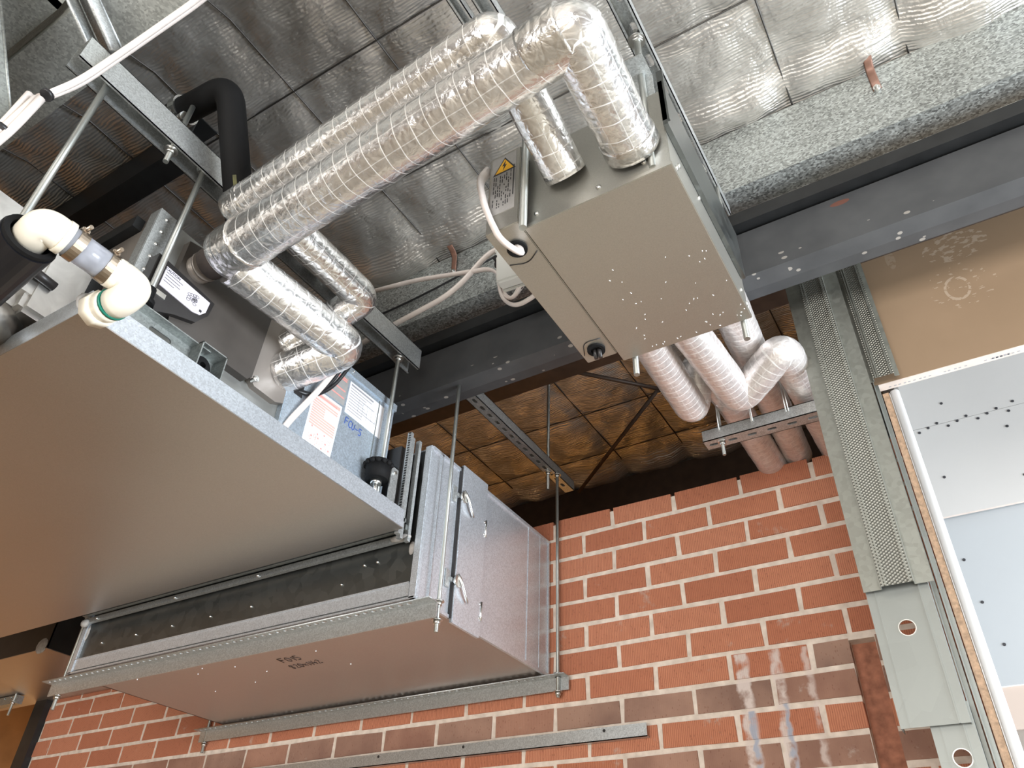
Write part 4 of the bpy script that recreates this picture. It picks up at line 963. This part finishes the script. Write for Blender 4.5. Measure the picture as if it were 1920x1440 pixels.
cable('cable', 'pair of black cables curving behind the white one on the end panel',
      [[(-1.335, 1.215, 3.05), (-1.385, 1.20, 2.93), (-1.39, 1.15, 2.865), (-1.41, 1.10, 2.858)], [(-1.33, 1.235, 3.05), (-1.385, 1.215, 2.935), (-1.39, 1.16, 2.87), (-1.41, 1.105, 2.866)]], .0055, M['cable_tie'], fillet=.06, group='black cables')
cable('cable', 'thin black cable along the purlin above the white cables', [[(-.75, 1.52, 3.64), (-1.05, 1.535, 3.62), (-1.5, 1.54, 3.57), (-2.2, 1.54, 3.60)]], .004, M['cable_tie'], fillet=.2, group='black cables')
# white junction box beside the hung box
J = thing('junction_box', 'white plastic junction box with a looped cable, hanging behind the left of the hung box', 'junction box', (-.86, 1.42, 3.30))
mj = ax((-.985, 1.44, 3.535), (.99, .0, -.1), (.06, 0, -1)) @ Matrix.Diagonal((1.3, 1.42, 1.2, 1))
b = B(); b.box(0, .15, 0, .155, -.035, 0, .006, mj); jb = obj('body', b, M['white_plastic'], J)
b = B(); b.box(-.003, .15, .018, .036, 0, .006, .002, mj); b.box(-.004, .012, -.02, .05, -.03, .004, .003, mj); obj('clip', b, M['white_plastic'], J)
b = B(); b.box(.0, .15, .110, .155, 0, .010, .003, mj); obj('cover_strip', b, M['white_plastic'], J)
b = B(); b.box(.03, .055, .060, .063, 0, .0005, 0, mj); b.box(.034, .052, .066, .08, 0, .0005, 0, mj)
b.ringwall(mj @ V((.05, .095, 0)), mj @ V((.05, .095, .0006)), .0095, .006, 20); onto(jb, b, M['ink_grey'])
for u in (.045, .115):
    b = B(); p = mj @ V((u, .150, .010)); b.cyl(p, p + V((0, -.003, 0)), .013, 18); obj('cable_hole', b, M['black_plastic'], J)
b = B()
for k in range(2): b.tube([mj @ V((.045 + .008 * k, .15, .008)), mj @ V((.02, .178, .014)), mj @ V((.0 - .01 * k, .155, .012)), mj @ V((-.006, .11, .0))], .007, 10, .03, 8, flat=.7)
b.tube([mj @ V((.115, .15, .008)), mj @ V((.09, .185, .014)), mj @ V((.03, .205, .014)), mj @ V((-.008, .17, .010)), mj @ V((-.008, .11, -.01))], .008, 10, .04, 8, flat=.7)
obj('cable_loop', b, M['cable'], J)
b = B(); b.ball((-.985, 1.435, 3.445), .020, (1, .7, 1.2)); b.cyl((-.985, 1.42, 3.445), (-.985, 1.405, 3.445), .009, 12); tag(obj('plug', b, M['cable_tie'], J), 'black plastic plug')

# ------------------------------------------------------------------ stud framing and boards at the right
def hat(name, label, x0, x1, y, z0, z1, rise, lipw, group):
    t = thing(name, label, 'metal stud', ((x0 + x1) / 2, y, z0), group)
    b = B(); q = .0015
    a, c = x0 + lipw, x1 - lipw
    b.box(x0, a, y, y + q, z0, z1); b.box(c, x1, y, y + q, z0, z1)
    b.box(a - q, a, y - rise, y + q, z0, z1); b.box(c, c + q, y - rise, y + q, z0, z1)
    obj('side_flange', b, M['stud'], t)
    b = B(); b.box(a, c, y - rise, y - rise + q, z0, z1); obj('knurled_face', b, M['knurl'], t)
    b = B()
    for xr in (a + .006, a + .012, c - .006): b.box(xr - .0015, xr + .0015, y - rise - .003, y - rise, z0, z1)
    obj('ridge', b, M['stud'], t)
    return t
hat('metal_stud', 'wide knurled steel stud, the longest upright at right, beside the brown board', -.206, -.058, 1.85, 2.335, 3.36, .018, .040, 'steel wall studs')
hat('metal_stud', 'narrower knurled steel stud in front of the brown board', -.062, .014, 1.92, 2.938, 3.42, .016, .012, 'steel wall studs')
def plate_stud(label, x0, x1, y, z0, z1, hx, hz, hr):
    t = thing('metal_stud', label, 'metal stud', ((x0 + x1) / 2, y, z0), 'steel wall studs')
    b = B(); b.plate(rect(x0, z0, x1, z1), [circ(hx, hz, hr, 28)], .0015, Matrix(((1, 0, 0, 0), (0, 0, -1, y), (0, 1, 0, 0), (0, 0, 0, 1)))); obj('web', b, M['stud_plain'], t)
    b = B()
    for x in (x0, x1 - .0015): b.box(x, x + .0015, y, y + .045, z0, z1)
    b.box(x1 - .022, x1 - .019, y - .004, y, z0, z1); b.box(x0 + .018, x0 + .020, y - .0025, y, z0, z1); obj('flange', b, M['stud_plain'], t)
    b = B(); b.ringwall((hx, y - .003, hz), (hx, y, hz), hr + .002, hr, 28); obj('hole_rim', b, M['zinc'], t)
plate_stud('plain steel stud with one round hole, overlapping below the wide knurled one', -.204, -.072, 1.868, 2.045, 2.42, -.138, 2.248, .0165)
plate_stud('lowest plain steel stud at the bottom right, narrower, with a round hole', -.150, -.068, 1.885, .0, 2.09, -.107, 1.985, .0165)
for k, (x, lb) in enumerate(((-.064, 'inner'), (-.050, 'outer'))):
    b = B(); b.box(x - .006, x + .005, 1.93 + .02 * k, 1.95 + .02 * k, 0, 2.945 ); b.box(x - .006, x - .004, 1.905 + .02 * k, 1.95 + .02 * k, 0, 2.945)
    tag(obj('stud_track', b, M['stud_plain']), 'thin steel track edge beside the tan plywood edge, %s one of two' % lb, 'steel track', 'steel track edges')
b = B(); b.box(-.043, -.027, 1.995, 2.32, 0, 2.942); tag(obj('plywood_sheet', b, M['ply']), 'tan plywood sheet seen edge-on, left of the white corner strip', 'sheet')
b = B(); b.cyl((-.012, 2.0, 0), (-.012, 2.0, 2.942), .012, 16); b.box(-.026, -.004, 2.0, 2.325, 0, 2.942); tag(obj('corner_bead', b, M['white_gloss']), 'white rounded corner strip standing along the plywood edge', 'trim')
def sheet(name, label, mat, x0, x1, y0, y1, z0, z1, screws=(), edge=None):
    t = thing(name, label, 'wall board', ((x0 + x1) / 2, y0, z0), 'wall boards'); 
    b = B(); b.box(x0, x1, y0, y1, z0, z1); obj('board', b, mat, t)
    if edge: b = B(); b.box(x0 + .001, x1 - .001, y0 + .0005, y1 - .0005, z0 - .001, z0); tag(obj('bottom_edge', b, edge, t), 'pinkish bottom edge')
    for (x, z) in screws: b = B(); b.cyl((x, y0 - .002, z), (x, y0 + .001, z), .0055, 8); obj('screw_hole', b, M['ink'], t)
    return t
bb = sheet('wall_board', 'brown paper-backed board hanging below the slate beam, with pale smudges', M['brown_board'], -.055, 1.6, 1.952, 1.985, 2.946, 3.40, edge=M['board_edge'])
b = B()
for k in range(26):
    x = -.02 + .0125 * k + random.uniform(-.002, .002)
    if k in (9, 10, 16, 17, 18): continue
    b.box(x, x + .006, 1.972, 1.976, 2.9446, 2.9452)
for k in range(5): b.box(.235 + .009 * k, .241 + .009 * k, 1.970, 1.977, 2.9446, 2.9452)
onto([c for c in bb.children if c.name.startswith('bottom_edge')][0], b, M['ink_grey'])
sc = [(.02 + .035 * k, 3.405 + .012 * ((k % 3) - 1)) for k in range(10)] + [(-.005, 3.28), (.13, 3.50), (.31, 3.33), (.05, 3.18), (.30, 3.12), (.36, 3.43)]
sheet('wall_board', 'white plasterboard at right with a row of dark screw holes', M['gypsum'], -.06, 2.2, 3.0, 3.012, 3.412, 3.76, [(x, z) for x, z in sc if z > 3.414])
sheet('wall_board', 'white plasterboard at right below the joint line', M['gypsum'], -.06, 2.2, 3.0, 3.012, 3.022, 3.410, [(x, z) for x, z in sc if z < 3.408], M['board_edge'])
sheet('wall_board', 'cool grey-blue plasterboard at right below the white boards', M['gypsum_grey'], -.08, 2.2, 3.03, 3.042, 2.42, 3.03, [(.02, 2.86), (.03, 2.70), (.05, 2.55), (.24, 2.8)], M['white_gloss'])
sheet('wall_board', 'pinkish board strip at the lower right edge', M['gypsum_pink'], -.08, 2.2, 3.04, 3.052, 2.29, 2.42)
sheet('wall_board', 'dull taupe board at the bottom right corner', M['taupe'], -.08, 2.2, 3.05, 3.062, 1.2, 2.29)
